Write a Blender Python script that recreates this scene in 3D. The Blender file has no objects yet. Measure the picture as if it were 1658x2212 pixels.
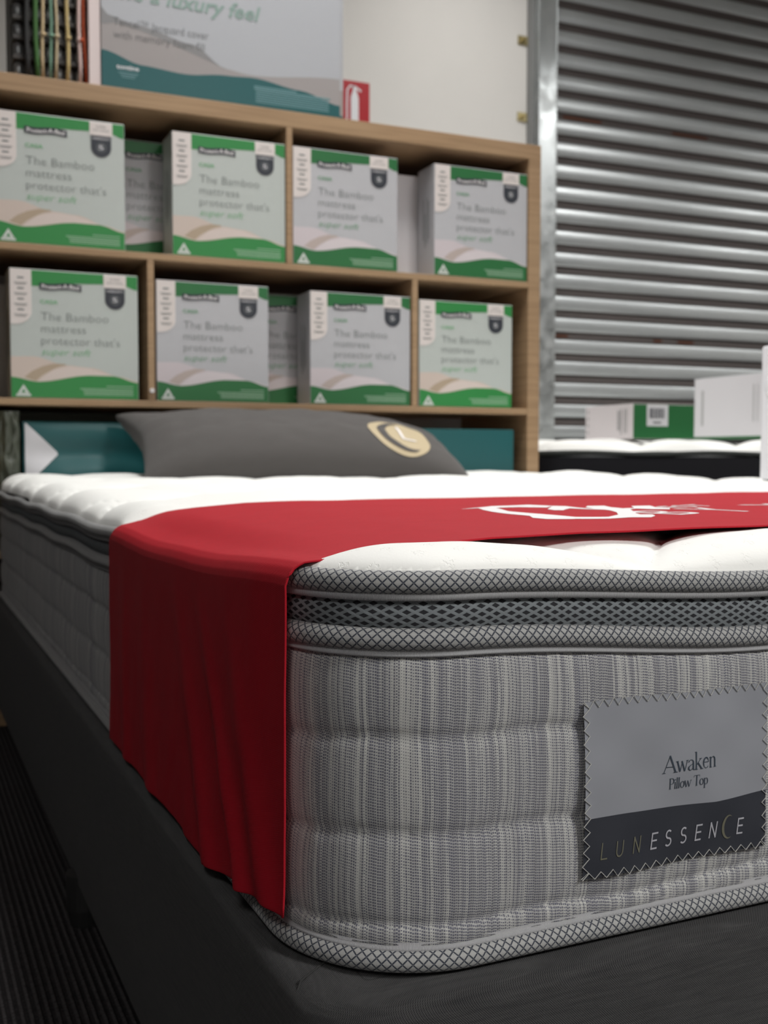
import bpy, bmesh, math, random
from math import sin, cos, pi, sqrt, hypot, atan2, radians
from mathutils import Vector, Matrix, noise
random.seed(7)
S = bpy.context.scene
COL = S.collection
HC = 0.62                      # eye height above the floor

# ------------------------------------------------------------------ camera
cam_d = bpy.data.cameras.new('camera')
cam = bpy.data.objects.new('camera', cam_d)
COL.objects.link(cam)
S.camera = cam
cam_d.sensor_fit = 'HORIZONTAL'
cam_d.sensor_width = 36.0
cam_d.lens = 2350.57 / 1658 * 36.0
YAW, PITCH, ROLL = 0.42374, 0.05212, 0.00095
Fv = Vector((sin(YAW) * cos(PITCH), cos(YAW) * cos(PITCH), -sin(PITCH)))
Rv = Vector((cos(YAW), -sin(YAW), 0))
Uv = Rv.cross(Fv)
R2 = cos(ROLL) * Rv + sin(ROLL) * Uv
U2 = -sin(ROLL) * Rv + cos(ROLL) * Uv
M = Matrix.Identity(4)
for i in range(3):
    M[i][0] = R2[i]; M[i][1] = U2[i]; M[i][2] = -Fv[i]; M[i][3] = (0, 0, HC)[i]
cam.matrix_world = M
cam_d.clip_start = 0.02
cam_d.dof.use_dof = True
cam_d.dof.focus_distance = 0.70
cam_d.dof.aperture_fstop = 15.0

# ------------------------------------------------------------------ light / exposure
w = bpy.data.worlds.new('world'); S.world = w; w.use_nodes = True
w.node_tree.nodes['Background'].inputs[0].default_value = (0.9, 0.95, 1, 1)
w.node_tree.nodes['Background'].inputs[1].default_value = 0.05
S.view_settings.view_transform = 'Standard'
S.view_settings.look = 'None'
S.view_settings.gamma = 1
S.view_settings.use_curve_mapping = False
S.view_settings.exposure = 0.0
CEIL = 3.22
LIGHTS = [(0.9, 1.85, 38), (4.4, 1.85, 48), (6.5, 1.85, 44), (2.3, 3.30, 19), (1.9, -2.2, 136), (5.2, -1.8, 8), (-1.3, -2.2, 40)]   # x, y, watts; panels behind the camera and by the wall are added fill

# ------------------------------------------------------------------ helpers
def hexlin(r, g, b):
    f = lambda c: c / 12.92 if c <= .04045 else ((c + .055) / 1.055) ** 2.4
    return (f(r / 255), f(g / 255), f(b / 255), 1)

class NT:
    """tiny expression builder for node materials"""
    def __init__(s, m): s.m = m; s.t = m.node_tree; s.n = s.t.nodes; s.l = s.t.links
    def new(s, k, **kw):
        n = s.n.new(k)
        for a, v in kw.items(): setattr(n, a, v)
        return n
    def put(s, sock, v):
        if isinstance(v, bpy.types.NodeSocket): s.l.new(v, sock)
        else: sock.default_value = v
    def math(s, op, a, b=0.0, c=0.0):
        n = s.new('ShaderNodeMath', operation=op)
        s.put(n.inputs[0], a); s.put(n.inputs[1], b); s.put(n.inputs[2], c)
        return n.outputs[0]
    def uv(s):
        n = s.new('ShaderNodeUVMap'); x = s.new('ShaderNodeSeparateXYZ'); s.l.new(n.outputs[0], x.inputs[0])
        return x.outputs[0], x.outputs[1]
    def obj(s):
        n = s.new('ShaderNodeTexCoord'); x = s.new('ShaderNodeSeparateXYZ'); s.l.new(n.outputs['Object'], x.inputs[0])
        return n.outputs['Object'], x.outputs[0], x.outputs[1], x.outputs[2]
    def comb(s, x, y, z=0.0):
        n = s.new('ShaderNodeCombineXYZ'); s.put(n.inputs[0], x); s.put(n.inputs[1], y); s.put(n.inputs[2], z)
        return n.outputs[0]
    def noise(s, vec, scale, detail=2, rough=.5):
        n = s.new('ShaderNodeTexNoise'); s.put(n.inputs['Vector'], vec); n.inputs['Scale'].default_value = scale
        n.inputs['Detail'].default_value = detail; n.inputs['Roughness'].default_value = rough
        return n.outputs[0]
    def white(s, v):
        n = s.new('ShaderNodeTexWhiteNoise', noise_dimensions='1D'); s.put(n.inputs['W'], v); return n.outputs[0]
    def step(s, v, a, b, lo=0.0, hi=1.0):
        n = s.new('ShaderNodeMapRange', interpolation_type='SMOOTHSTEP')
        s.put(n.inputs[0], v); s.put(n.inputs[1], a); s.put(n.inputs[2], b); s.put(n.inputs[3], lo); s.put(n.inputs[4], hi)
        return n.outputs[0]
    def mix(s, f, a, b):
        n = s.new('ShaderNodeMix', data_type='RGBA'); s.put(n.inputs[0], f); s.put(n.inputs[6], a); s.put(n.inputs[7], b)
        return n.outputs[2]
    def bump(s, h, dist, strength=1.0):
        n = s.new('ShaderNodeBump'); s.put(n.inputs['Height'], h); n.inputs['Distance'].default_value = dist
        n.inputs['Strength'].default_value = strength
        s.l.new(n.outputs[0], s.bsdf.inputs['Normal'])
    @property
    def bsdf(s): return s.n['Principled BSDF']

def mat(name, color=(.5, .5, .5, 1), rough=.6, metal=0.0, sheen=0.0, coat=0.0, spec=.5):
    m = bpy.data.materials.new(name); m.use_nodes = True
    b = m.node_tree.nodes['Principled BSDF']
    b.inputs['Base Color'].default_value = color
    b.inputs['Roughness'].default_value = rough
    b.inputs['Metallic'].default_value = metal
    b.inputs['Sheen Weight'].default_value = sheen
    b.inputs['Coat Weight'].default_value = coat
    b.inputs['Specular IOR Level'].default_value = spec
    m.diffuse_color = color
    return m

class MB:
    def __init__(s): s.v = []; s.f = []; s.mi = []; s.uv = None; s.cur = 0
    def add(s, vs, fs):
        o = len(s.v); s.v += [tuple(v) for v in vs]
        for f in fs: s.f.append([i + o for i in f]); s.mi.append(s.cur)
    def box(s, x0, y0, z0, x1, y1, z1):
        s.add([(x0,y0,z0),(x1,y0,z0),(x1,y1,z0),(x0,y1,z0),(x0,y0,z1),(x1,y0,z1),(x1,y1,z1),(x0,y1,z1)],
              [(0,3,2,1),(4,5,6,7),(0,1,5,4),(1,2,6,5),(2,3,7,6),(3,0,4,7)])
    def tube(s, pts, r, n=8, cap=True):
        pts = [Vector(p) for p in pts]; rings = []
        for i, p in enumerate(pts):
            t = (pts[min(i+1, len(pts)-1)] - pts[max(i-1, 0)]).normalized()
            a = Vector((0, 0, 1)) if abs(t.z) < .9 else Vector((1, 0, 0))
            u = t.cross(a).normalized(); v2 = t.cross(u)
            rr = r[i] if isinstance(r, (list, tuple)) else r
            rings.append([p + rr * (cos(2*pi*k/n) * u + sin(2*pi*k/n) * v2) for k in range(n)])
        vs = [v for q in rings for v in q]; fs = []
        for i in range(len(pts)-1):
            for k in range(n):
                a0 = i*n+k; b0 = i*n+(k+1) % n
                fs.append((a0, b0, b0+n, a0+n))
        if cap:
            fs.append(list(range(n))[::-1]); fs.append([(len(pts)-1)*n+k for k in range(n)])
        s.add(vs, fs)
    def cyl(s, c, axis, r, h, n=20):
        c = Vector(c); axis = Vector(axis); s.tube([c, c + axis * h], r, n)
    def build(s, name, m, parent=None, smooth=False, bevel=0, loc=None):
        me = bpy.data.meshes.new(name); me.from_pydata(s.v, [], s.f)
        ms = m if isinstance(m, (list, tuple)) else [m]
        for q in ms: me.materials.append(q)
        if len(ms) > 1:
            for p, i in zip(me.polygons, s.mi): p.material_index = i
        me.update()
        o = bpy.data.objects.new(name, me); COL.objects.link(o)
        if parent: o.parent = parent
        if loc: o.location = loc
        if smooth:
            for p in me.polygons: p.use_smooth = True
        if bevel:
            b = o.modifiers.new('bevel', 'BEVEL'); b.width = bevel; b.segments = 2; b.limit_method = 'ANGLE'
        return o

def grid_obj(name, rows, m, parent=None, uvs=None, closed=False, smooth=True, cols_closed=False):
    """rows: list of lists of points"""
    nr, nc = len(rows), len(rows[0]); vs = [tuple(p) for r in rows for p in r]; fs = []; fu = []
    for i in range(nr if closed else nr-1):
        i2 = (i+1) % nr
        for j in range(nc-1):
            fs.append((i*nc+j, i2*nc+j, i2*nc+j+1, i*nc+j+1))
            if uvs:
                a, b = uvs[i], (uvs[i+1] if i+1 < len(uvs) else uvs[i2])
                fu += [a[j], b[j], b[j+1], a[j+1]]
    me = bpy.data.meshes.new(name); me.from_pydata(vs, [], fs); me.materials.append(m)
    if uvs:
        ul = me.uv_layers.new(name='UVMap')
        for k, u in enumerate(fu): ul.data[k].uv = u
    if smooth:
        for p in me.polygons: p.use_smooth = True
    me.update()
    o = bpy.data.objects.new(name, me); COL.objects.link(o)
    if parent: o.parent = parent
    return o

def tag(o, label=None, cat=None, group=None, kind=None):
    if label: o['label'] = label
    if cat: o['category'] = cat
    if group: o['group'] = group
    if kind: o['kind'] = kind
    return o
def empty(name, loc=(0, 0, 0), rz=0, **k):
    o = bpy.data.objects.new(name, None); COL.objects.link(o); o.location = loc; o.rotation_euler.z = rz
    o.empty_display_size = .05
    return tag(o, **k)
def sm(x, a, b):
    t = max(0, min(1, (x - a) / (b - a))); return t * t * (3 - 2 * t)
def interp(x, pts):
    if x <= pts[0][0]: return pts[0][1]
    for (a, p), (b, q) in zip(pts, pts[1:]):
        if x <= b:
            t = (x - a) / (b - a); t2 = t*t*(3-2*t)
            return p + (q - p) * t2
    return pts[-1][1]
def lerp_pts(x, pts):
    if x <= pts[0][0]: return pts[0][1]
    for (a, p), (b, q) in zip(pts, pts[1:]):
        if x <= b: return p + (q - p) * (x - a) / (b - a)
    return pts[-1][1]

def text2d(s, width=None, height=1.0, shear=0.0, bold=0.0, res=3):
    c = bpy.data.curves.new('t', 'FONT'); c.body = s; c.size = 1; c.shear = shear; c.offset = bold; c.resolution_u = res
    o = bpy.data.objects.new('t', c); COL.objects.link(o)
    dg = bpy.context.evaluated_depsgraph_get(); me = o.evaluated_get(dg).to_mesh()
    vs = [(v.co.x, v.co.y) for v in me.vertices]; fs = [tuple(p.vertices) for p in me.polygons]
    o.evaluated_get(dg).to_mesh_clear(); bpy.data.objects.remove(o); bpy.data.curves.remove(c)
    x0 = min(v[0] for v in vs); x1 = max(v[0] for v in vs)
    sx = (width / (x1 - x0)) if width else height
    return [((x - x0) * sx, y * height) for x, y in vs], fs      # height = size of the em; cap height about .7
def stroke2d(pts, w):
    """polyline to quads, w constant or per point"""
    vs, fs = [], []
    n = len(pts)
    for i, (x, y) in enumerate(pts):
        ax, ay = pts[max(i-1, 0)]; bx, by = pts[min(i+1, n-1)]
        dx, dy = bx-ax, by-ay; L = hypot(dx, dy) or 1; ww = (w[i] if isinstance(w, (list, tuple)) else w) / 2
        vs += [(x - dy/L*ww, y + dx/L*ww), (x + dy/L*ww, y - dx/L*ww)]
        if i: fs.append((2*i-2, 2*i-1, 2*i+1, 2*i))
    return vs, fs
def arc(cx, cy, rx, ry, a0, a1, n=14):
    return [(cx + rx*cos(radians(a0+(a1-a0)*k/n)), cy + ry*sin(radians(a0+(a1-a0)*k/n))) for k in range(n+1)]

# ------------------------------------------------------------------ materials
white_paint = mat('white_paint', hexlin(214, 211, 206), .85)
m = mat('wall_paint', hexlin(216, 214, 209), .85); N = NT(m); v, *_ = N.obj()
N.put(N.bsdf.inputs['Base Color'], N.mix(N.noise(v, 3, 3), hexlin(220, 217, 212), hexlin(208, 206, 202))); wall_m = m
ceil_m = mat('ceiling_tile', hexlin(215, 215, 212), .9)

def mk_carpet():
    m = mat('ribbed_carpet', (.03, .028, .03, 1), .95, spec=.15); N = NT(m); v, x, y, z = N.obj()
    nz = N.noise(v, 260, 2); big = N.noise(v, 5, 2)
    t = N.math('ADD', N.math('MULTIPLY', x, 1/.0092), N.math('MULTIPLY', nz, .25))
    f = N.math('ABSOLUTE', N.math('SUBTRACT', N.math('FRACT', t), .5))
    rib = N.step(f, .10, .38)
    c = N.mix(rib, (.010, .010, .011, 1), (.075, .070, .072, 1))
    c = N.mix(N.step(N.math('ADD', N.math('MULTIPLY', nz, .7), N.math('MULTIPLY', big, .4)), .4, .75), c, (.035, .03, .032, 1))
    N.put(N.bsdf.inputs['Base Color'], c); N.bump(N.math('ADD', rib, N.math('MULTIPLY', nz, .5)), .003)
    return m
carpet = mk_carpet()

def mk_oak():
    m = mat('oak_laminate', hexlin(190, 158, 120), .5, spec=.35); N = NT(m); v, x, y, z = N.obj()
    n1 = N.noise(N.comb(N.math('MULTIPLY', x, 3), N.math('MULTIPLY', y, 3), N.math('MULTIPLY', z, 90)), 1.6, 4)
    n2 = N.noise(v, 2.2, 2)
    c = N.mix(N.step(n1, .35, .7), hexlin(170, 141, 109), hexlin(152, 124, 94))
    c = N.mix(N.math('MULTIPLY', N.step(n2, .4, .7), .3), c, hexlin(178, 152, 120))
    N.put(N.bsdf.inputs['Base Color'], c); return m
oak = mk_oak()
def mk_oak_v():
    m = oak.copy(); m.name = 'oak_laminate_upright'; return m
back_m = mat('back_panel_white', hexlin(205, 200, 196), .8)

def mk_weave():
    m = mat('slub_weave', (.4, .4, .4, 1), .85, sheen=.15, spec=.2); N = NT(m); u, v = N.uv()
    # columns of stitches, each with its own phase, tone and density
    uw = N.math('ADD', u, N.math('MULTIPLY', N.math('SUBTRACT', N.noise(N.comb(N.math('MULTIPLY', u, 14), N.math('MULTIPLY', v, 14)), 1, 1), .5), .0035))
    cx = N.math('DIVIDE', uw, .00180); ci = N.math('FLOOR', cx); cf = N.math('SUBTRACT', N.math('FRACT', cx), .5)
    r1 = N.white(ci); r2 = N.white(N.math('ADD', ci, 711.3))
    broad = N.noise(N.comb(N.math('MULTIPLY', uw, 260), N.math('MULTIPLY', v, 6)), 1, 3, .65)
    slow = N.noise(N.comb(N.math('MULTIPLY', uw, 45), N.math('MULTIPLY', v, 2), 3.0), 1, 2)
    ry = N.math('ADD', N.math('DIVIDE', v, .00235), N.math('ADD', N.math('MULTIPLY', r1, .30), N.math('MULTIPLY', ci, .13)))
    rf = N.math('SUBTRACT', N.math('FRACT', ry), .5)
    brk = N.white(N.math('ADD', N.math('MULTIPLY', ci, 17.7), N.math('FLOOR', ry)))
    # dark rungs between the light warp threads
    amt = N.math('ADD', N.math('ADD', N.math('MULTIPLY', broad, 1.35), N.math('MULTIPLY', slow, .55)), N.math('ADD', N.math('MULTIPLY', r2, .50), N.math('MULTIPLY', brk, .10)))
    amt = N.step(amt, .88, 1.50)                     # 0 light column .. 1 dark column
    wx = N.math('MULTIPLY_ADD', amt, .26, .17); wy = N.math('MULTIPLY_ADD', amt, .20, .13)
    dx = N.math('SUBTRACT', N.math('ABSOLUTE', cf), wx); dy = N.math('SUBTRACT', N.math('ABSOLUTE', rf), wy)
    dash = N.step(N.math('MAXIMUM', dx, dy), .06, -.06)
    light = N.mix(r1, (.53, .53, .505, 1), (.38, .38, .375, 1))
    light = N.mix(N.math('MULTIPLY', amt, .45), light, (.28, .28, .295, 1))
    c = N.mix(dash, light, N.mix(r2, (.10, .105, .15, 1), (.15, .15, .175, 1)))
    N.put(N.bsdf.inputs['Base Color'], c)
    N.bump(N.math('SUBTRACT', 1.0, dash), .0005, .6)
    return m
weave = mk_weave()

def mk_piping():
    m = mat('diamond_piping', (.4, .4, .4, 1), .6, sheen=.2, spec=.3); N = NT(m); u, v = N.uv()
    P, Q = .0076, .0082
    a = N.math('ADD', N.math('DIVIDE', u, P), N.math('DIVIDE', v, Q)); b = N.math('SUBTRACT', N.math('DIVIDE', u, P), N.math('DIVIDE', v, Q))
    da = N.math('ABSOLUTE', N.math('SUBTRACT', N.math('FRACT', a), .5)); db = N.math('ABSOLUTE', N.math('SUBTRACT', N.math('FRACT', b), .5))
    mm = N.math('MAXIMUM', da, db)
    line = N.step(mm, .380, .425)
    # thin horizontal stitch lines, one in every half diamond
    hf = N.math('ABSOLUTE', N.math('SUBTRACT', N.math('FRACT', N.math('DIVIDE', v, Q/2)), .5))
    hl = N.step(hf, .455, .485)
    knit = N.math('MULTIPLY', N.math('ADD', N.math('SINE', N.math('MULTIPLY', u, 2*pi/.00085)), 1), .5)
    tick = N.math('MULTIPLY', N.step(N.math('ABSOLUTE', N.math('SUBTRACT', hf, .0)), .12, .05), N.step(knit, .6, .9))
    tick = N.math('MULTIPLY', tick, N.step(mm, .40, .34))
    c = N.mix(knit, (.40, .40, .39, 1), (.34, .34, .335, 1))
    c = N.mix(N.math('MULTIPLY', tick, .55), c, (.16, .17, .20, 1))
    c = N.mix(line, c, (.035, .042, .060, 1))
    c = N.mix(N.math('MULTIPLY', hl, .55), c, (.45, .46, .47, 1))
    N.put(N.bsdf.inputs['Base Color'], c)
    N.bump(N.math('SUBTRACT', N.math('MULTIPLY', knit, .15), N.math('MULTIPLY', line, .6)), .0005)
    return m
piping_m = mk_piping()

def mk_mesh():
    m = mat('spacer_mesh', (.2, .2, .2, 1), .8, spec=.2); N = NT(m); u, v = N.uv()
    P, Q = .0136, .0073
    uu = N.math('ADD', u, N.math('MULTIPLY', N.math('SUBTRACT', N.noise(N.comb(N.math('MULTIPLY', u, 30), 0.0), 1, 1), .5), .004))
    a = N.math('ADD', N.math('DIVIDE', uu, P), N.math('DIVIDE', v, Q)); b = N.math('SUBTRACT', N.math('DIVIDE', uu, P), N.math('DIVIDE', v, Q))
    da = N.math('ABSOLUTE', N.math('SUBTRACT', N.math('FRACT', a), .5)); db = N.math('ABSOLUTE', N.math('SUBTRACT', N.math('FRACT', b), .5))
    mm = N.math('MAXIMUM', da, db)
    st = N.step(mm, .26, .31)                    # 1 on strands, 0 in the holes
    fib = N.math('MULTIPLY', N.math('ADD', N.math('SINE', N.math('MULTIPLY', N.math('SUBTRACT', mm, .28), 2*pi/.075)), 1), .5)
    c = N.mix(fib, (.29, .315, .33, 1), (.22, .245, .26, 1))
    hole = N.mix(N.noise(N.comb(N.math('MULTIPLY', u, 900), N.math('MULTIPLY', v, 60)), 1, 1), (.022, .023, .028, 1), (.05, .05, .056, 1))
    N.put(N.bsdf.inputs['Base Color'], N.mix(st, hole, c))
    N.bump(N.math('ADD', N.math('MULTIPLY', st, 1.0), N.math('MULTIPLY', fib, .12)), .0016)
    return m
mesh_m = mk_mesh()
def mk_tape(name, c0, c1):
    m = mat(name, c0, .75, spec=.2); N = NT(m); u, v = N.uv()
    k = N.math('MULTIPLY', N.math('ADD', N.math('SINE', N.math('MULTIPLY', u, 2*pi/.0011)), 1), .5)
    N.put(N.bsdf.inputs['Base Color'], N.mix(k, c0, c1)); N.bump(k, .0003); return m
tape_m = mk_tape('binding_tape', (.50, .50, .51, 1), (.36, .36, .375, 1))
def mk_knit():
    m = mat('white_knit', (.86, .86, .83, 1), .85, sheen=.1, spec=.2); N = NT(m); v, x, y, z = N.obj()
    t1 = N.noise(v, 9, 2)
    # small knitted chevrons in diagonal rows
    gx = N.math('FRACT', N.math('MULTIPLY', N.math('ADD', x, y), 34)); gy = N.math('FRACT', N.math('MULTIPLY', N.math('SUBTRACT', x, y), 34))
    dd = N.math('MAXIMUM', N.math('ABSOLUTE', N.math('SUBTRACT', gx, .5)), N.math('ABSOLUTE', N.math('SUBTRACT', gy, .5)))
    fine = N.noise(v, 420, 2)
    h = N.math('MULTIPLY', N.step(dd, .26, .12), N.step(fine, .5, .62))
    N.put(N.bsdf.inputs['Base Color'], N.mix(t1, (.90, .90, .87, 1), (.84, .845, .82, 1)))
    N.bump(N.math('ADD', N.math('MULTIPLY', h, -.45), N.math('MULTIPLY', fine, .15)), .0010, .6)
    return m
knit_m = mk_knit()
def mk_red():
    m = mat('red_satin_cloth', (.50, .008, .022, 1), .7, sheen=.0, spec=.15); N = NT(m); v, x, y, z = N.obj()
    w1 = N.math('SINE', N.math('MULTIPLY', N.math('ADD', N.math('MULTIPLY', x, .6), N.math('ADD', N.math('MULTIPLY', y, .4), z)), 2*pi/.0012))
    N.put(N.bsdf.inputs['Base Color'], N.mix(N.noise(v, 60, 3), (.45, .012, .024, 1), (.39, .009, .019, 1)))
    N.bump(N.math('ADD', N.math('MULTIPLY', w1, .3), N.noise(v, 300, 2)), .0002, .5)
    N.bsdf.inputs['Sheen Tint'].default_value = (1, .5, .5, 1)
    return m
red_m = mk_red()
def mk_dark_weave(name, a, b, s=.0016):
    m = mat(name, a, .9, sheen=.12, spec=.15); N = NT(m); v, x, y, z = N.obj()
    hx = N.math('ADD', x, N.math('MULTIPLY', y, -1.0))
    q = N.math('SINE', N.math('MULTIPLY', hx, 2*pi/s))
    r = N.math('SINE', N.math('MULTIPLY', N.math('ADD', z, N.math('MULTIPLY', N.math('SUBTRACT', y, x), 0.0)), 2*pi/s))
    h = N.math('MULTIPLY', q, r)
    sl = N.noise(N.comb(N.math('MULTIPLY', hx, 30), N.math('MULTIPLY', z, 400), 0.0), 1, 2)
    f = N.step(N.math('ADD', h, N.math('MULTIPLY', sl, 1.4)), -.2, 1.5)
    N.put(N.bsdf.inputs['Base Color'], N.mix(f, a, b)); N.bump(h, .0004, .7)
    return m
base_m = mk_dark_weave('charcoal_upholstery', (.013, .013, .015, 1), (.068, .067, .067, 1))
seam_m = mat('dark_thread', (.03, .03, .03, 1), .9)
pillow_m = mk_dark_weave('grey_pillow_cotton', (.085, .079, .076, 1), (.105, .098, .095, 1), .003)
gold_m = mat('gold_print', hexlin(184, 168, 136), .6); whiteprint = mat('white_print', hexlin(235, 232, 232), .6)
thread_m = mat('white_thread', hexlin(190, 190, 186), .7)
label_m = mat('satin_label', (.27, .28, .31, 1), .40, spec=.5, sheen=.2)
navy_m = mat('label_navy_print', (.032, .035, .045, 1), .45); ink_m = mat('label_ink', (.035, .05, .07, 1), .5)
khaki_m = mat('label_khaki_ink', (.15, .145, .105, 1), .5); silver_ink = mat('label_silver_ink', (.42, .42, .46, 1), .5)
galv = mat('galvanised_steel', (.66, .69, .71, 1), .30, 1.0); N = NT(galv); v, x, y, z = N.obj()
nn = N.noise(v, 14, 5, .65); N.put(N.bsdf.inputs['Base Color'], N.mix(nn, (.50, .54, .55, 1), (.74, .76, .76, 1)))
N.put(N.bsdf.inputs['Roughness'], N.step(nn, .3, .7, .26, .42))
slat_m = mat('shutter_steel', (.5, .5, .5, 1), .3, .70); N = NT(slat_m); v, x, y, z = N.obj()
st = N.noise(N.comb(N.math('MULTIPLY', x, .7), y, N.math('MULTIPLY', z, 60)), 3, 4, .7); bl = N.noise(v, 5, 3)
cc = N.mix(st, (.52, .555, .565, 1), (.70, .73, .74, 1)); cc = N.mix(N.math('MULTIPLY', bl, .5), cc, (.50, .52, .53, 1))
N.put(N.bsdf.inputs['Base Color'], cc); N.put(N.bsdf.inputs['Roughness'], N.step(st, .3, .7, .27, .38))
groove_m = mat('shutter_joint', (.16, .14, .135, 1), .6, .3); rust_m = mat('rust', (.10, .035, .018, 1), .9)
brass_m = mat('brass_bolt', (.45, .38, .2, 1), .4, .9)
black_m = mat('black_knit', (.012, .012, .015, 1), .85, spec=.2)
hard_white = mat('white_board', hexlin(225, 224, 228), .45); gloss_white = mat('glossy_white_plastic', (.9, .9, .95, 1), .2, coat=.5)
metal_dark = mat('black_plastic', (.02, .02, .02, 1), .5)
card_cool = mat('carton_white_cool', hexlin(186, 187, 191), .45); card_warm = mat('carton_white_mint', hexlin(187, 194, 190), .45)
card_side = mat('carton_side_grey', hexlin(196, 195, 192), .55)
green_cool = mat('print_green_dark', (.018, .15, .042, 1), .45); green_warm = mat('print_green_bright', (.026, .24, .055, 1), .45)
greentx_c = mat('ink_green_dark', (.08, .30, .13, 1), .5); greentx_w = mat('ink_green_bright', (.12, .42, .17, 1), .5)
tab_m = mat('print_cream', hexlin(222, 214, 210), .45); inkgrey = mat('ink_grey', hexlin(112, 118, 118), .5); dk_badge = mat('print_charcoal', (.028, .033, .045, 1), .45)
beige1 = mat('print_beige', hexlin(205, 190, 180), .5); beige2 = mat('print_beige_deep', hexlin(178, 160, 138), .5); beige3 = mat('print_beige_light', hexlin(214, 201, 194), .5)
lilac1 = mat('print_lilac', hexlin(205, 196, 200), .5); lilac2 = mat('print_lilac_deep', hexlin(186, 172, 166), .5); lilac3 = mat('print_lilac_light', hexlin(214, 206, 209), .5)
smalltx = mat('print_small_white', (.35, .55, .38, 1), .5); logo_w = mat('print_logo_white', hexlin(210, 215, 210), .5)
teal_m = mat('print_teal', (.010, .100, .106, 1), .4); teal_dk = mat('teal_film', (.010, .105, .11, 1), .35)
bigwhite = mat('carton_white_silver', hexlin(176, 179, 184), .5); dune1 = mat('print_dune', hexlin(158, 153, 152), .5); dune2 = mat('print_dune_dark', hexlin(136, 136, 137), .5)
sage_ink = mat('ink_sage', hexlin(136, 160, 152), .5); dkink = mat('ink_dark_grey', hexlin(92, 94, 95), .5); tealtx = mat('ink_pale_teal', (.16, .32, .34, 1), .5)
red_sign = mat('sign_red', (.40, .006, .014, 1), .4); sign_white = mat('sign_white', hexlin(225, 225, 228), .4)

# ------------------------------------------------------------------ setting
def struct(o): o['kind'] = 'structure'; return o
X0R, X1R, Y0R, Y1R = -4.6, 7.6, -4.2, 4.40
b = MB(); b.box(X0R, Y0R, -.05, X1R, Y1R, 0); struct(b.build('floor', carpet))
b = MB(); b.box(X0R, Y0R, CEIL, X1R, Y1R, CEIL+.05); struct(b.build('ceiling', ceil_m))
b = MB(); b.box(X0R-.1, Y1R, 0, 2.84, Y1R+.12, CEIL); b.box(2.84, Y1R, 3.14, X1R, Y1R+.12, CEIL); struct(b.build('wall_back', wall_m))
b = MB(); b.box(X0R-.1, Y0R, 0, X0R, Y1R, CEIL); struct(b.build('wall_left', mat('dark_wall_low_bounce', hexlin(92, 92, 94), .9)))  # unseen wall, kept dark to cut light bounced onto the bed
b = MB(); b.box(X1R, Y0R, 0, X1R+.1, Y1R+.12, CEIL); struct(b.build('wall_right', wall_m))
b = MB(); b.box(X0R-.1, Y0R-.1, 0, X1R+.1, Y0R, CEIL); struct(b.build('wall_front', wall_m))
# roller shutter
door = empty('door_1', (2.84, Y1R, 0)); struct(door)
PIT = .1035
b = MB(); prof = []
z = 0.02
nsl = 30
ZOFF = .0755
for k in range(nsl):
    z0 = ZOFF + k * PIT
    # convex curved slat face, then a recessed interlock with a small bead
    for t in range(9):
        a = t / 8
        prof.append((-.014 - .0042 * sin(pi * a) ** .8, z0 + .066 * a, 0))
    prof += [(.004, z0 + .068, 1), (.004, z0 + .074, 1), (-.006, z0 + .078, 1), (-.007, z0 + .083, 1), (.000, z0 + .087, 1), (.006, z0 + .095, 1), (.004, z0 + .1015, 1)]
vs = []; x1 = X1R - 2.84
for (y, zz, mi) in prof: vs += [(.0, y, zz), (x1, y, zz)]
for i in range(len(prof)-1):
    b.v = vs
    b.f.append((2*i, 2*i+1, 2*i+3, 2*i+2)); b.mi.append(1 if (prof[i][2] or prof[i+1][2]) else 0)
sh = b.build('shutter_curtain', [slat_m, groove_m], door, smooth=True, loc=(0, .06, 0))
b = MB()
for (px, pz, L) in [(.10, 2.16, .22), (.75, 2.16, .22), (.0, 1.12, .14), (.65, 1.12, .05), (.80, 1.12, .10)]:
    k = round((pz - ZOFF) / PIT); zz = ZOFF + k*PIT + .083
    b.box(px, -.0075, zz-.006, px+L, -.0015, zz+.006)
b.build('rust_stain', rust_m, door, loc=(0, .06, 0))
b = MB(); b.box(-.105, -.055, 0, -.008, -.049, 3.14); b.box(-.008, -.055, 0, -.002, .04, 3.14); b.box(-.105, -.055, 0, -.099, -.001, 3.14)
b.build('guide_rail', galv, door, bevel=.002)
b = MB(); b.box(-.135, -.012, 0, -.105, -.001, 3.14); b.build('rail_shadow_strip', mat('shadow_strip_grey', (.22, .22, .215, 1), .6, .2), door)  # dark angle strip, its grey stands in for shadow beside the rail
for zz in (2.525, 2.179, 1.83, 1.48, 1.13, .78, .43):
    b = MB(); b.box(-.185, -.006, zz-.02, -.12, -.001, zz+.02); b.cyl((-.16, -.005, zz), (0, -1, 0), .009, .012, 6); b.cyl((-.16, -.017, zz), (0, -1, 0), .005, .01, 8)
    b.build('bolt_bracket', brass_m, door)
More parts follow.
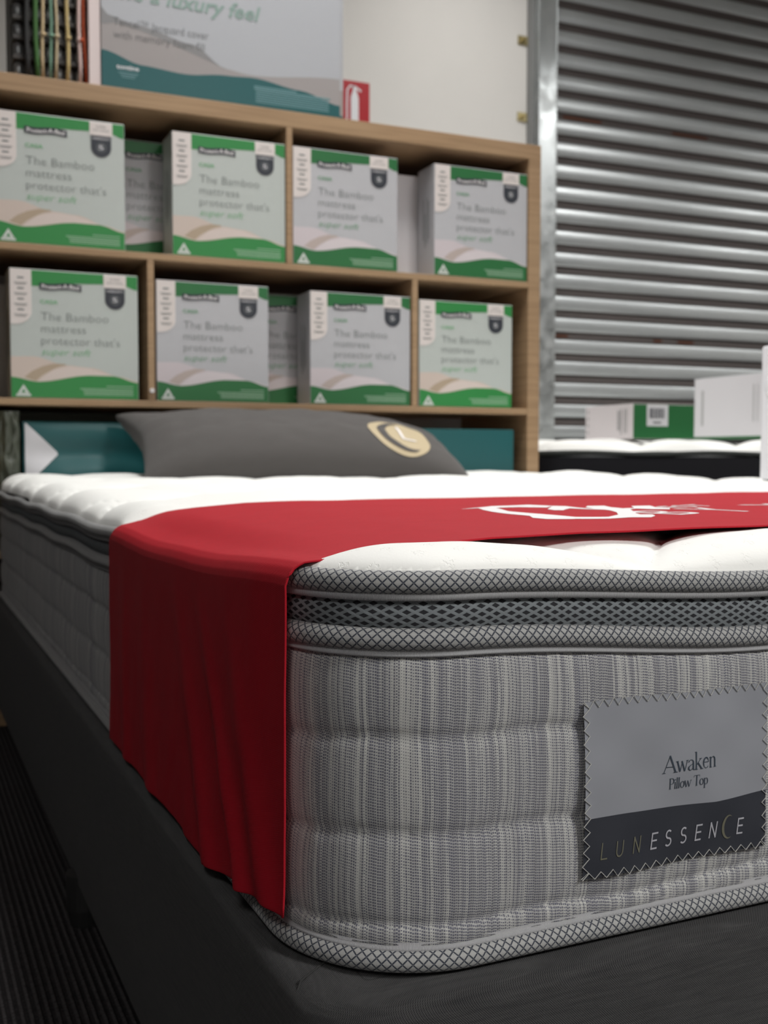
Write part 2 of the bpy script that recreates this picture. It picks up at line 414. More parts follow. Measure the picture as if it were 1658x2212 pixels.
# ceiling lights, plus unseen panels added as fill
em = mat('light_diffuser', (1, 1, 1, 1), .5); em.node_tree.nodes['Principled BSDF'].inputs['Emission Color'].default_value = (1, 1, 1, 1)
em.node_tree.nodes['Principled BSDF'].inputs['Emission Strength'].default_value = 1.5
for (lx, ly, wt) in LIGHTS:
    t = empty('ceiling_or_fill_light', (lx, ly, CEIL), label='flat rectangular ceiling or added fill light panel above the showroom', cat='light', group='ceiling light panels')
    b = MB(); b.box(-.31, -.62, -.03, -.295, .62, 0); b.box(.295, -.62, -.03, .31, .62, 0); b.box(-.295, -.62, -.03, .295, -.605, 0); b.box(-.295, .605, -.03, .295, .62, 0)
    b.build('frame', hard_white, t)
    b = MB(); b.box(-.295, -.605, -.012, .295, .605, -.004); b.build('diffuser', em, t)
    ld = bpy.data.lights.new('panel_light', 'AREA'); ld.shape = 'RECTANGLE'; ld.size = .58; ld.size_y = 1.2; ld.energy = wt
    ld.color = (1, .985, .96); ld.spread = radians(150)
    lo = bpy.data.objects.new('lamp', ld); COL.objects.link(lo); lo.parent = t; lo.location = (0, 0, -.035)

# ------------------------------------------------------------------ bed: outline sweeps
BX0, BX1, BY0, BY1 = .293, 2.244, .745, 3.296      # face of the mattress border
CR = .120
def outline(x0, x1, y0, y1, R, fine=.004, coarse=.03, lim_y=1.9, lim_x=1.0, RH=.02):
    """closed loop of (x, y, nx, ny, s); s is 0 at the near left corner, negative up the left side"""
    pts = []
    def line(ax, ay, bx, by, nx, ny):
        L = hypot(bx-ax, by-ay); t = 0
        while t < L - 1e-6:
            x = ax + (bx-ax)*t/L; y = ay + (by-ay)*t/L
            pts.append((x, y, nx, ny))
            near = (nx < 0 and y < lim_y) or (ny < 0 and x < lim_x)
            t += fine if near else coarse
    def corner(cx, cy, a0, n, R=R):
        for k in range(n):
            a = radians(a0 + 90 * k / n); pts.append((cx + R*cos(a), cy + R*sin(a), cos(a), sin(a)))
    line(x0, y1-RH, x0, y0+R, -1, 0); corner(x0+R, y0+R, 180, 40)
    line(x0+R, y0, x1-R, y0, 0, -1); corner(x1-R, y0+R, 270, 12)
    line(x1, y0+R, x1, y1-RH, 1, 0); corner(x1-RH, y1-RH, 0, 12, RH)
    line(x1-RH, y1, x0+RH, y1, 0, 1); corner(x0+RH, y1-RH, 90, 12, RH)
    s = 0; out = []; prev = None
    for p in pts:
        if prev: s += hypot(p[0]-prev[0], p[1]-prev[1])
        out.append([*p, s]); prev = p
    mid = min(out, key=lambda q: hypot(q[0]-x0-.3*R, q[1]-y0-.3*R))[4]
    tot = s + hypot(pts[0][0]-pts[-1][0], pts[0][1]-pts[-1][1])
    for q in out: q[4] -= mid
    return out, tot
def sweep(name, ol, tot, prof, m, parent, z0=0):
    rows, uvs = [], []
    for (x, y, nx, ny, s) in ol:
        pr = prof(s, x, y); rows.append([(x + nx*o, y + ny*o, z) for (o, z, v) in pr]); uvs.append([(s, v) for (o, z, v) in pr])
    uvs.append([(ol[0][4] + tot, v) for (_, v) in uvs[0]])
    # outward faces: reverse winding where needed is not important, shading is two-sided
    return grid_obj(name, rows, m, parent, uvs, closed=True)

def wob(s):      # the pillow-top roll lifts at the corner and sags beside it
    a = abs(s)
    return (-.0155 * sm(a, .06, .40) + .0022 * sin(s * 15 + .6) * sm(a, .2, .5)) if s < 0 else (-.0135 * sm(a, .08, .40) + .0025 * sin(s * 9) * sm(a, .4, .7))
def wob2(s): return (1.35 if s > 0 else 1.0) * wob(s)
def z_p1(s): return HC - .0985 + wob(s)
def z_p2(s): return HC - .1430 + wob2(s)
Z_P3 = HC - .3975

mattress = empty('mattress', (0, 0, 0), label='light grey woven pillow-top mattress with white quilted top and sewn label, near bed', cat='mattress')
OL, TOT = outline(BX0, BX1, BY0, BY1, CR)
def roll(zc, r, oc):
    def f(s, x, y):
        out = []
        for k in range(25):
            a = radians(-150 + 300 * k / 24)
            out.append((oc + r*cos(a), zc(s) + r*sin(a), r * radians(300) * k / 24))
        return out
    return f
sweep('top_piping', OL, TOT, roll(z_p1, .0092, -.001), piping_m, mattress)
sweep('middle_piping', OL, TOT, roll(z_p2, .0088, 0), piping_m, mattress)
sweep('bottom_piping', OL, TOT, roll(lambda s: Z_P3, .0092, .001), piping_m, mattress)
def tape1(s, x, y):
    zt = z_p1(s) - .0065; return [(-.004, zt, 0), (.0022, zt-.0015, .0015), (.0026, zt-.0045, .0045), (.0020, zt-.0078, .0078), (-.004, zt-.0088, .009)]
sweep('binding_tape', OL, TOT, tape1, tape_m, mattress)
def tape2(s, x, y):
    zt = z_p2(s) - .0070; return [(-.003, zt, 0), (.0030, zt-.001, .001), (.0022, zt-.0040, .004), (.0036, zt-.0046, .0048), (.0026, zt-.0066, .0066), (-.003, zt-.0080, .0080)]
sweep('binding_tape', OL, TOT, tape2, tape_m, mattress)
def tape3(s, x, y):
    zt = Z_P3 + .0145; return [(-.004, zt+.003, 0), (.002, zt, .003), (.0005, zt-.0030, .005), (.0045, zt-.0035, .0055), (.004, zt-.0065, .010), (.000, zt-.010, .013)]
sweep('binding_tape', OL, TOT, tape3, tape_m, mattress)
def meshband(s, x, y):
    a, c = z_p1(s) - .0135, z_p2(s) + .006; out = []
    for k in range(13):
        t = k/12; out.append((-.004 + .0050 * sin(pi*t), a + (c-a)*t, (c-a)*t*1.15))
    return out
sweep('mesh_band', OL, TOT, meshband, mesh_m, mattress)
CREASE = [HC-.158, HC-.222, HC-.299, HC-.372, HC-.3905]
def bodyprof(s, x, y):
    zt = z_p2(s) - .012; zb = Z_P3 + .010
    cw = .0022 * sin(s*17) + .0018 * sin(s*41+1)
    cs = [zt] + [CREASE[1] + cw + .55*wob2(s), CREASE[2] + cw*.8 + .25*wob2(s), CREASE[3] + cw*.6, zb]
    if s > .30:     # below the sewn label the last rib splits into puckers
        cs[3] += .004 * sm(s, .3, .42)
    out = []
    for i in range(4):
        a, c = cs[i], cs[i+1]; n = 13 if i < 3 else 8
        for k in range(n):
            t = k / n; zz = a + (c-a)*t
            bb = (sin(pi*t) ** .42 if 0 < t < 1 else 0) * (.0052 if i < 3 else .0038)
            if i == 0: bb -= .001 * (1-t) ** 3
            pk = .0011 * noise.noise(Vector((s*38, zz*9, 1.3))) * (1 if s < 0 else .8)
            # gathers pulled in at each crease
            pk += .0014 * noise.noise(Vector((s*95, i*3.1, 0))) * (max(0, 1 - 4*t) + max(0, 4*t - 3))
            out.append((-.0015 + bb + pk, zz, zz))
    out.append((-.0035, zb - .004, zb-.004))
    return out
sweep('side_border', OL, TOT, bodyprof, weave, mattress)

RY0, RY1 = .815, 1.535
TOPC = [(.2780, HC-.104), (.2800, HC-.0975), (.2850, HC-.0905), (.2925, HC-.0858), (.302, HC-.0848), (.32, HC-.0840), (.345, HC-.0815), (.40, HC-.0760), (.47, HC-.0710), (.56, HC-.0690), (.9, HC-.0682), (2.1, HC-.066), (2.21, HC-.078), (2.262, HC-.098)]
# quilted pillow top
def crown(x, y): return HC - lerp_pts(y, [(.7, .0705), (1.5, .0705), (2.2, .061), (3.3, .050)])
def inside_dist(x, y, x0=BX0, x1=BX1, y0=BY0, y1=BY1, R=CR):
    if y > (y0+y1)/2: R = .02 if R > .08 else R
    cx = min(max(x, x0+R), x1-R); cy = min(max(y, y0+R), y1-R)
    if cx != x and cy != y: return R - hypot(x-cx, y-cy)
    return min(x-x0, x1-x, y-y0, y1-y)
_mid = None
def s_at(x, y):
    if x - BX0 < y - BY0: return -(y - BY0)
    return x - BX0
Q0, QP = (.590, .752), .43
def quilt(x, y):
    a = ((x-Q0[0]) + (y-Q0[1])) / QP; c = ((x-Q0[0])*1.081 - (y-Q0[1])) / QP
    return (abs(sin(pi*a)) * abs(sin(pi*c))) ** .24
def top_z(x, y):
    d = max(0, inside_dist(x, y)); s = s_at(x, y)
    ze = z_p1(s) + .004 if y < 2.6 and x < 1.6 else HC - .100
    zi = crown(x, y) - .026 * (1 - quilt(x, y)) + .0012 * noise.noise(Vector((x*22, y*22, 0)))
    t = min(1, d / .062); z = ze + (zi - ze) * sqrt(1 - (1-t)**2)
    if y > RY0 - .02 and y < RY1 + .02:        # pressed flat by the runner
        cz = (interp(x, TOPC) if x > .56 else lerp_pts(x, TOPC)) - .0030 + wob(-(y-BY0)) * (1-sm(x, .285, .37))
        k = sm(y, RY0-.005, RY0+.03) * (1-sm(y, RY1-.01, RY1+.02)); z = z + (min(z, cz) - z) * k
    return z
def axis(a, b, spans):
    out = [a]
    while out[-1] < b - 1e-6:
        st = next((q for lim, q in spans if out[-1] < lim), .03); out.append(min(b, out[-1] + st))
    return out
xs = axis(BX0, BX1, [(.40, .0035), (1.15, .007), (2.16, .014), (9, .005)]); ys = axis(BY0, BY1, [(.84, .0035), (1.0, .008), (3.22, .017), (9, .006)])
rows = []
for x in xs:
    r = []
    for y in ys:
        d = inside_dist(x, y); px, py = x, y
        if d < 0:
            C_ = CR if y < 2 else .02; cx = min(max(x, BX0+C_), BX1-C_); cy = min(max(y, BY0+C_), BY1-C_); k = C_ / hypot(x-cx, y-cy)
            px, py = cx + (x-cx)*k, cy + (y-cy)*k
        r.append((px, py, top_z(px, py)))
    rows.append(r)
grid_obj('quilted_top', rows, knit_m, mattress)
b = MB(); b.box(BX0+.07, BY0+.07, Z_P3-.004, BX1-.07, BY1-.07, Z_P3+.01); b.build('underside', seam_m, mattress)

# sewn label on the foot end
LX0, LX1, LZ0, LZ1 = .5145, .7115, HC-.3515, HC-.2035
lab = empty('sewn_label', (0, 0, 0)); lab.parent = mattress
lab['label'] = 'satin grey and navy sewn label on the foot end'
def lpt(x, z, off=0):
    t = (z-LZ0)/(LZ1-LZ0); u = (x-LX0)/(LX1-LX0)
    bow = .0066 + .0022*sin(pi*min(1, max(0, t))) + .0010*sin(u*9+t*4) + .0006*sin(t*14)*sin(u*15)
    return (x, BY0 - bow - off, z + .0016*sin(u*7) * (t-.5))
def lmesh(name, v2, f2, m, off, sub=0):
    bm = bmesh.new(); vv = [bm.verts.new((x, 0, z)) for x, z in v2]
    for f in f2:
        try: bm.faces.new([vv[i] for i in f])
        except ValueError: pass
    for _ in range(sub): bmesh.ops.subdivide_edges(bm, edges=bm.edges[:], cuts=1, use_grid_fill=True)
    for q in bm.verts: q.co = lpt(q.co.x, q.co.z, off)
    me = bpy.data.meshes.new(name); bm.to_mesh(me); bm.free(); me.materials.append(m)
    for p in me.polygons: p.use_smooth = True
    o = bpy.data.objects.new(name, me); COL.objects.link(o); o.parent = lab; return o
def wave_z(x): return HC + lerp_pts(x, [(.514, -.3005), (.557, -.3005), (.585, -.3012), (.616, -.3022), (.652, -.3035), (.68, -.3022), (.712, -.3005)])
nx_ = 40; v2, f2, v3, f3 = [], [], [], []
for i in range(nx_+1):
    x = LX0 + (LX1-LX0)*i/nx_; wz = wave_z(x)
    for j in range(21): v2.append((x, wz + (LZ1-wz)*j/20))
    for j in range(11): v3.append((x, LZ0 + (wz-LZ0)*j/10))
for i in range(nx_):
    for j in range(20): f2.append((i*21+j, (i+1)*21+j, (i+1)*21+j+1, i*21+j+1))
    for j in range(10): f3.append((i*11+j, (i+1)*11+j, (i+1)*11+j+1, i*11+j+1))
lmesh('satin_field', v2, f2, label_m, .0); lmesh('navy_band', v3, f3, navy_m, .0)
# serif letters drawn as strokes, units of the cap height
TN, TK = .035, .095
SER = {
 'A': ([([(0, 0), (.42, 1)], TN), ([(.40, 1), (.78, 0)], TK), ([(.15, .33), (.62, .33)], TN), ([(-.1, 0), (.12, 0)], TN), ([(.64, 0), (.92, 0)], TN)], .88),
 'w': ([([(.02, .62), (.2, 0)], TK*.9), ([(.2, 0), (.36, .6)], TN), ([(.32, .62), (.52, 0)], TK*.9), ([(.52, 0), (.70, .62)], TN), ([(-.07, .62), (.1, .62)], TN), ([(.62, .62), (.78, .62)], TN)], .74),
 'a': ([([(.06, .5), (.10, .58), (.2, .62), (.32, .6), (.38, .5), (.385, .4)], [.09, .04, TN, .04, .07, .09]), ([(.385, .45), (.385, .06), (.44, .0), (.50, .03)], [.09, .09, .05, TN]), ([(.38, .38), (.22, .32), (.07, .22), (.05, .1), (.13, .01), (.24, .02), (.38, .14)], [TN, TN, .07, .09, .05, TN, TN])], .52),
 'k': ([([(.08, 0), (.08, 1.04)], TK*.9), ([(-.01, 1.03), (.1, 1.04)], TN), ([(.1, .26), (.40, .62)], TN), ([(.20, .38), (.48, 0)], TK*.9), ([(-.02, 0), (.18, 0)], TN), ([(.38, 0), (.58, 0)], TN), ([(.30, .62), (.48, .62)], TN)], .57),
 'e': ([([(.05, .36), (.42, .36)], TN), (arc(.24, .31, .19, .31, 8, 320, 22), [TN+.055*max(0, sin(radians(-20+k*13))) for k in range(23)])], .50),
 'n': ([([(.08, 0), (.08, .6)], TK*.9), ([(0, .60), (.1, .62)], TN), ([(.08, .46), (.18, .59), (.3, .62), (.38, .54), (.40, .42), (.40, 0)], [TN, TN, .06, .08, .085, .085]), ([(0, 0), (.17, 0)], TN), ([(.31, 0), (.5, 0)], TN)], .54),
 'P': ([([(.1, 0), (.1, 1)], TK), ([(0, 0), (.22, 0)], TN), ([(0, 1), (.3, 1)], TN), ([(.1, .46), (.3, .46)], TN), (arc(.28, .73, .22, .27, 90, -90), [TN+.06*sin(pi*k/14) for k in range(15)])], .58),
 'i': ([([(.08, 0), (.08, .62)], TK*.9), ([(0, 0), (.17, 0)], TN), ([(0, .61), (.1, .62)], TN), ([(.03, .85), (.13, .85)], .10)], .21),
 'l': ([([(.08, 0), (.08, 1.04)], TK*.9), ([(0, 0), (.17, 0)], TN), ([(0, 1.03), (.1, 1.04)], TN)], .21),
 'o': ([(arc(.25, .31, .20, .30, 0, 360, 26), [TN+.055*abs(cos(pi*2*k/26)) for k in range(27)])], .52),
 'T': ([([(.33, 0), (.33, 1)], TK), ([(0, 1), (.66, 1)], TN), ([(0, 1), (0, .82)], TN), ([(.66, 1), (.66, .82)], TN), ([(.22, 0), (.44, 0)], TN)], .66),
 'p': ([([(.08, -.32), (.08, .6)], TK*.9), ([(0, .6), (.1, .62)], TN), ([(0, -.32), (.18, -.32)], TN), (arc(.25, .31, .19, .30, 150, -150, 22), [TN+.05*abs(cos(radians(150-k*13.6))) for k in range(23)])], .53),
 ' ': ([], .3)}
def serif(s, x, z, h, width):
    adv = sum(SER[c][1] for c in s); k = width / adv; V, F = [], []
    for c in s:
        for pts, wd in SER[c][0]:
            v_, f_ = stroke2d(pts, wd); o = len(V)
            V += [(x + px*k, z + pz*h) for px, pz in v_]; F += [tuple(i+o for i in f) for f in f_]
        x += SER[c][1]*k
    return V, F
V1, F1 = serif('Awaken', .5955, HC-.2715, .0148, .0570)
V2, F2 = serif('Pillow Top', .6015, HC-.2860, .0092, .0415); o = len(V1)
lmesh('label_lettering', V1+V2, F1+[tuple(i+o for i in f) for f in F2], ink_m, .0005)
SAN = {'L': [[(0, 1), (0, 0), (.52, 0)]], 'U': [[(0, 1), (0, .38)] + arc(.3, .34, .3, .34, 180, 360, 12) + [(.6, .38), (.6, 1)]], 'N': [[(0, 0), (0, 1), (.6, 0), (.6, 1)]],
       'E': [[(.5, 1), (0, 1), (0, 0), (.5, 0)], [(0, .52), (.45, .52)]],
       'S': [arc(.27, .75, .24, .25, 40, 270, 14) + arc(.27, .25, .27, .25, 90, -140, 14)]}
def sans(c, x, z, h, wd=.085):
    V, F = [], []
    for pts in SAN[c]:
        # split at hard corners so that strokes keep their width
        segs = [pts] if c in 'SU' else [pts[i:i+2] for i in range(len(pts)-1)]
        for sg in segs:
            if len(sg) == 2:
                (ax, az), (bx, bz) = sg; L = hypot(bx-ax, bz-az); e = wd/2
                sg = [(ax-(bx-ax)/L*e, az-(bz-az)/L*e), (bx+(bx-ax)/L*e, bz+(bz-az)/L*e)]
            v_, f_ = stroke2d(sg, wd); o = len(V)
            V += [(x + (px + .12*pz)*h*.82, z + pz*h) for px, pz in v_]; F += [tuple(i+o for i in f) for f in f_]
    return V, F
K, W_ = [[], []], [[], []]
for c, x in zip('LUNESSENE', (.5310, .5465, .5650, .5843, .5990, .6150, .6315, .6470, .6775)):
    V, F = sans(c, x, HC-.3358, .0132, .10 if x < .58 else .115); T = K if x < .58 else W_; o = len(T[0]); T[0] += V; T[1] += [tuple(i+o for i in f) for f in F]
# the crescent that stands for the C
cres = arc(.6680, HC-.3285, .0062, .0105, 62, 298, 24); n = len(cres)
v_, f_ = stroke2d(cres, [.0024*sin(pi*k/(n-1))+.0002 for k in range(n)]); lmesh('crescent_mark', v_, f_, khaki_m, .0005)
lmesh('khaki_lettering', K[0], K[1], khaki_m, .0005); lmesh('silver_lettering', W_[0], W_[1], silver_ink, .0005)
b = MB()
def zig(ax, az, bx, bz, n, inx, inz):
    pts = []
    for k in range(2*n+1):
        t = k/(2*n); q = (k % 2); x = ax + (bx-ax)*t + inx*(q*.0062 - .0012) + random.uniform(-.0004, .0004); z = az + (bz-az)*t + inz*(q*.0062 - .0012) + random.uniform(-.0004, .0004)
        pts.append(lpt(x, z, .0007))
    b.tube(pts, .00045, 5)
zig(LX0, LZ1, LX1, LZ1, 20, 0, -1); zig(LX0, LZ0, LX1, LZ0, 17, 0, 1); zig(LX0, LZ0, LX0, LZ1, 13, 1, 0); zig(LX1, LZ0, LX1, LZ1, 13, -1, 0)
b.build('zigzag_stitching', thread_m, lab)

# ------------------------------------------------------------------ bed base
bed_base = empty('divan', (0, 0, 0), label='charcoal fabric upholstered bed base under the light grey mattress', cat='divan bed base')
OB, TB = outline(.274, 2.262, .708, 3.300, .060, fine=.006, lim_y=1.9)
ZB = HC - .4085
def baseprof(s, x, y):
    out = [(0, HC-.716, 0), (.002, HC-.66, .1)]
    for k in range(12): out.append((.004 + .0015*noise.noise(Vector((s*6, k*.4, 2))), HC-.64 + .185*k/11, .12+.165*k/11))
    sag = .003*noise.noise(Vector((s*5, 0, 0)))
    for k in range(1, 9):
        a = radians(90*k/8); out.append((.004 - .016*(1-cos(a)), ZB-.014+sag + .014*sin(a)*(1-0) , .29+.003*k))
    out += [(-.030, ZB, .33), (-.045, ZB-.002, .345), (-.055, ZB-.002, .355)]
    return out
sweep('upholstered_side', OB, TB, baseprof, base_m, bed_base)
b = MB(); b.add([(x+nx*-.0545, y+ny*-.0545, ZB-.002) for (x, y, nx, ny, s_) in OB], [list(range(len(OB)))]); b.build('upholstered_top', base_m, bed_base)
b = MB(); b.box(.36, .80, HC-.70, 2.1, 3.2, ZB-.006); b.build('inner_box', seam_m, bed_base)
b = MB()
b.tube([(.2755, .7735, ZB-.006), (.281, .779, ZB+.0006), (.29, .786, ZB+.0006), (.318, .807, ZB+.0006)], .0008, 6); b.build('mitred_seam', seam_m, bed_base)
ZL = HC - HC/.78
for (x, y) in ((.34, .80), (2.2, .80), (.288, 1.86), (2.2, 1.86), (.34, 3.2), (2.2, 3.2)):
    b = MB(); b.tube([(x, y, HC-.705), (x, y, ZL+.03), (x, y, ZL+.001)], [.030, .030, .024], 20); b.build('leg', metal_dark, bed_base)

# ------------------------------------------------------------------ red runner
def cloth_pt(p, y):
    """p: distance along the cloth from the left hem up, over and to the right"""
    f = (y-RY0)/(RY1-RY0)
    near = sm(y, .90, RY0)              # the near edge tucks in round the mattress corner
    hz = HC - (.372 + .026*sm(y, RY0, 1.05))
    HS = (HC-.104) + wob(-(y-BY0)) - hz
    dx = .0045*near
    if p < 1:        # hanging left side
        z = hz + HS*p; d = 1-p
        fold = 0
        for (yc, sl, wd, am) in ((1.170, .16, .026, .0085), (1.075, .17, .017, .0095), (1.330, .05, .030, .0050), (.975, .13, .022, .0075), (1.440, .02, .022, .0045)):
            c = yc - sl*d; fold += am * math.exp(-((y-c)/wd)**2) * (d**1.1) 
        cr = .0026*noise.noise(Vector((y*14+z*6, z*7, 4)))*(.3+.7*d) + .0008*noise.noise(Vector((y*40+z*14, z*18, 9)))*d
        x = .2778 + dx - fold - cr + .004*sin(pi*p)*0 - .002*d
        if y > 1.02 and y < 1.12 and p < .1: z -= .004
        return Vector((x, y, z))
    if p < 2:
        X = .2780 + (2.262-.2780)*((p-1)**1.9)
        z = interp(X, TOPC) if X > .56 else lerp_pts(X, TOPC)
        z += wob(-(y-BY0)) * (1 - sm(X, .285, .37))
        z += -.0015*near*0 + .0012*noise.noise(Vector((X*9, y*9, 5))) * sm(X, .3, .45)
        z += .0015 * sin(pi*f) * sm(X, .35, .6) 
        return Vector((X + dx*(1-sm(X, .28, .42)), y, z))
    return Vector((2.262 + .004*(p-2), y, HC-.098 - .26*(p-2)))
ps = [k/60 for k in range(60)] + [1 + k/150 for k in range(150)] + [2 + k/20 for k in range(21)]
yl = [RY0 + (RY1-RY0)*k/130 for k in range(131)]
rows = [[cloth_pt(p, y) for y in yl] for p in ps]
for r in rows:          # soft smoothing of the kink into the corner
    pass
runner = grid_obj('bed_runner', rows, red_m)
tag(runner, 'red satin bed runner with white lettering draped across the foot of the mattress', 'bed runner')
so = runner.modifiers.new('thickness', 'SOLIDIFY'); so.thickness = .0011; so.offset = 0
sub = runner.modifiers.new('smooth', 'SUBSURF'); sub.levels = 1; sub.render_levels = 1
# rolled hem cords along both edges
b = MB()
for yy in (RY0+.0008, RY1-.0008): b.tube([cloth_pt(p, yy) for p in ps[::2]], .0011, 6)
b.build('rolled_hem', red_m, runner, smooth=True)
# printed emblem and lettering
def cloth_top(x, y):
    z = (interp(x, TOPC) if x > .56 else lerp_pts(x, TOPC)) + wob(-(y-BY0))*(1-sm(x, .285, .37)) + .0012*noise.noise(Vector((x*9, y*9, 5)))*sm(x, .3, .45)
    return z + .0015*sin(pi*(y-RY0)/(RY1-RY0))*sm(x, .35, .6) + .0011
PR = [  # emblem outlines: image pixels back-projected onto the cloth plane, baked as numbers
 [(.635,1.172),(.676,1.202),(.718,1.241),(.746,1.240),(.775,1.242),(.789,1.205),(.763,1.179),(.733,1.199),(.704,1.193),(.689,1.179),(.668,1.115),(.669,1.066),(.674,1.023),(.678,.991),(.712,.979),(.695,.954),(.659,.964),(.655,.962),(.628,.970),(.623,.990),(.637,1.019),(.637,1.063),(.645,1.114),(.653,1.150),(.666,1.184)],
 [(.789,1.205),(.802,1.194),(.800,1.179),(.793,1.129),(.802,1.100),(.792,1.086),(.779,1.111),(.778,1.148),(.764,1.134),(.738,1.104),(.730,1.112),(.739,1.140),(.764,1.173)],
 [(.679,.981),(.714,.980),(.746,1.006),(.772,1.044),(.787,1.078),(.793,1.115),(.808,1.157),(.830,1.185),(.850,1.176),(.834,1.139),(.826,1.090),(.779,1.016),(.769,.996),(.780,.989),(.766,.966),(.746,.948),(.728,.960),(.695,.953),(.665,.961)],
 [(.874,1.150),(.902,1.148),(.886,1.117),(.892,1.096),(.871,1.070),(.851,1.079),(.841,1.097),(.822,1.085),(.821,1.106),(.842,1.112),(.844,1.105)]]
bm = bmesh.new()
for poly in PR:
    bm.faces.new([bm.verts.new((x, y, 0)) for x, y in poly])
def placed(txt, x, y, h, ang, wd=None, bold=0):
    v_, f_ = text2d(txt, wd, h/.7, 0, bold); ca, sa = cos(ang), sin(ang)
    vv = [bm.verts.new((x + px*ca - py*sa, y + px*sa + py*ca, 0)) for px, py in v_]
    for f in f_: bm.faces.new([vv[i] for i in f])
placed('B', .803, .968, .083, radians(14), .050); placed('Y', .900, .992, .090, radians(14), .060)
placed('Y', 1.040, 1.040, .082, radians(14), .07); placed('O', 1.130, 1.060, .082, radians(14), .07); placed('U', 1.22, 1.08, .082, radians(14), .065)
placed('EST', .905, 1.095, .035, radians(18), .09)
bmesh.ops.triangulate(bm, faces=bm.faces[:])
for _ in range(2): bmesh.ops.subdivide_edges(bm, edges=[e for e in bm.edges if e.calc_length() > .012], cuts=1)
bmesh.ops.triangulate(bm, faces=bm.faces[:])
for q in bm.verts: q.co.z = cloth_top(q.co.x, q.co.y)
me = bpy.data.meshes.new('printed_emblem'); bm.to_mesh(me); bm.free(); me.materials.append(whiteprint)
o = bpy.data.objects.new('printed_emblem', me); COL.objects.link(o); o.parent = runner; o['label'] = 'white printed emblem and letters'

# bed group scaled about the camera position, down to the size taken as true (a 1.53 x 2.03 m queen) with its legs on the floor
BK = .78; BC = Vector((.283, .736, HC-.41)); BAT = Vector((.2207, .5741, .3002))
def bed_pt(x, y, z): return BAT + BK*(Vector((x, y, z)) - BC)
def all_under(o):
    yield o
    for c in o.children: yield from all_under(c)
for root in (mattress, bed_base, runner):
    for o in all_under(root):
        if o.type == 'MESH':
            o.data.transform(Matrix.Translation(BAT) @ Matrix.Rotation(radians(.3), 4, 'Z') @ Matrix.Scale(BK, 4) @ Matrix.Translation(-BC))

# ------------------------------------------------------------------ pillow
PLW, PLD, PTH = .745, .38, .075
prt = empty('pillow', (.848, 2.365, HC+.022), label='dark grey pillow with round gold emblem at the head of the near bed', cat='pillow')
prt.rotation_euler = (radians(13), radians(.8), radians(-4))
def psurf(u, v, side):
    ed = max(0, (1-u*u)) * max(0, (1-v*v))
    t = ed ** .34 * PTH
    px = u * PLW/2 * (1 - .055*(1-u*u*.0)*(1 - v*v)*abs(u)**3 * (1)); py = v * PLD/2 * (1 - .06*(1-u*u))
    corner = (abs(u)**5) * (abs(v)**5)
    wr = .006*noise.noise(Vector((u*3.1, v*2.2, side*3))) + .003*noise.noise(Vector((u*9, v*6, side*5)))
    # gathers fanning from the ends
    wr += .0035*sin(v*16 + 2*sin(u*3)) * sm(abs(u), .6, .93) * (1-abs(v))
    droop = .0
    z = side*(t + wr*ed**.3) - .038*abs(u)**4*max(0, -v)**.7 - .012*max(0, -v)**3
    return Vector((px, py, z))
nu, nv = 90, 48
rows = []
for i in range(nu+1):
    u = sin(pi/2*(2*i/nu-1)) ; r = []
    for j in range(nv+1): r.append(psurf(u, sin(pi/2*(2*j/nv-1)), 1))
    for j in range(nv, -1, -1): r.append(psurf(u, sin(pi/2*(2*j/nv-1)), -1) * 1.0)
    rows.append(r)
case = grid_obj('pillowcase', rows, pillow_m, prt)
# far left corner flicks up like an ear
for vtx in case.data.vertices:
    c = vtx.co; k = max(0, (-c.x/(PLW/2)-.78)/.22) * max(0, (c.y/(PLD/2)-.1)/.9)
    c.z += .020*k; c.x -= .015*k
    k2 = max(0, (c.x/(PLW/2)-.35)/.65); c.z -= .028*k2*max(0, (c.y/(PLD/2)+.3)/1.3)
def deform(c):
    k2 = max(0, (c.x/(PLW/2)-.35)/.65); c.z -= .028*k2*max(0, (c.y/(PLD/2)+.3)/1.3); return c
EU, EV, ER = .56, -.56, .074
def ppt(a, c, off):     # point of the emblem, metres from its centre, laid on the case
    u = EU + a/(PLW/2); v = EV + c/(PLD/2)
    p = deform(psurf(u, v, 1)); q1 = deform(psurf(u+.01, v, 1)); q2 = deform(psurf(u, v+.01, 1))
    return p + (q1-p).cross(q2-p).normalized()*off
def strip(name, A, B, m, off, n=6):
    rows = []
    for (a, c) in zip(A, B): rows.append([ppt(a[0]+(c[0]-a[0])*k/n, a[1]+(c[1]-a[1])*k/n, off) for k in range(n+1)])
    return grid_obj(name, rows, m, prt)
cir = arc(0, 0, ER, ER, 0, 360, 48)
strip('gold_disc', [(0, 0)]*49, cir, gold_m, .0015, 10)
# grey crescent between two circles
outer = arc(.006, -.004, .060, .060, 95, 285, 30); inner = arc(.018, -.002, .051, .054, 90, 290, 30)
strip('grey_crescent', outer, inner, pillow_m, .0028, 3)
def bar(name, a, c, wd):
    dx, dy = c[0]-a[0], c[1]-a[1]; L = hypot(dx, dy); nx, ny = -dy/L*wd/2, dx/L*wd/2
    A = [(a[0]+dx*k/8+nx, a[1]+dy*k/8+ny) for k in range(9)]; B = [(a[0]+dx*k/8-nx, a[1]+dy*k/8-ny) for k in range(9)]
    return strip(name, A, B, whiteprint, .0030, 2)
bar('white_letter', (.004, .036), (.004, -.024), .006); bar('white_letter', (.004, -.022), (.034, -.022), .005)

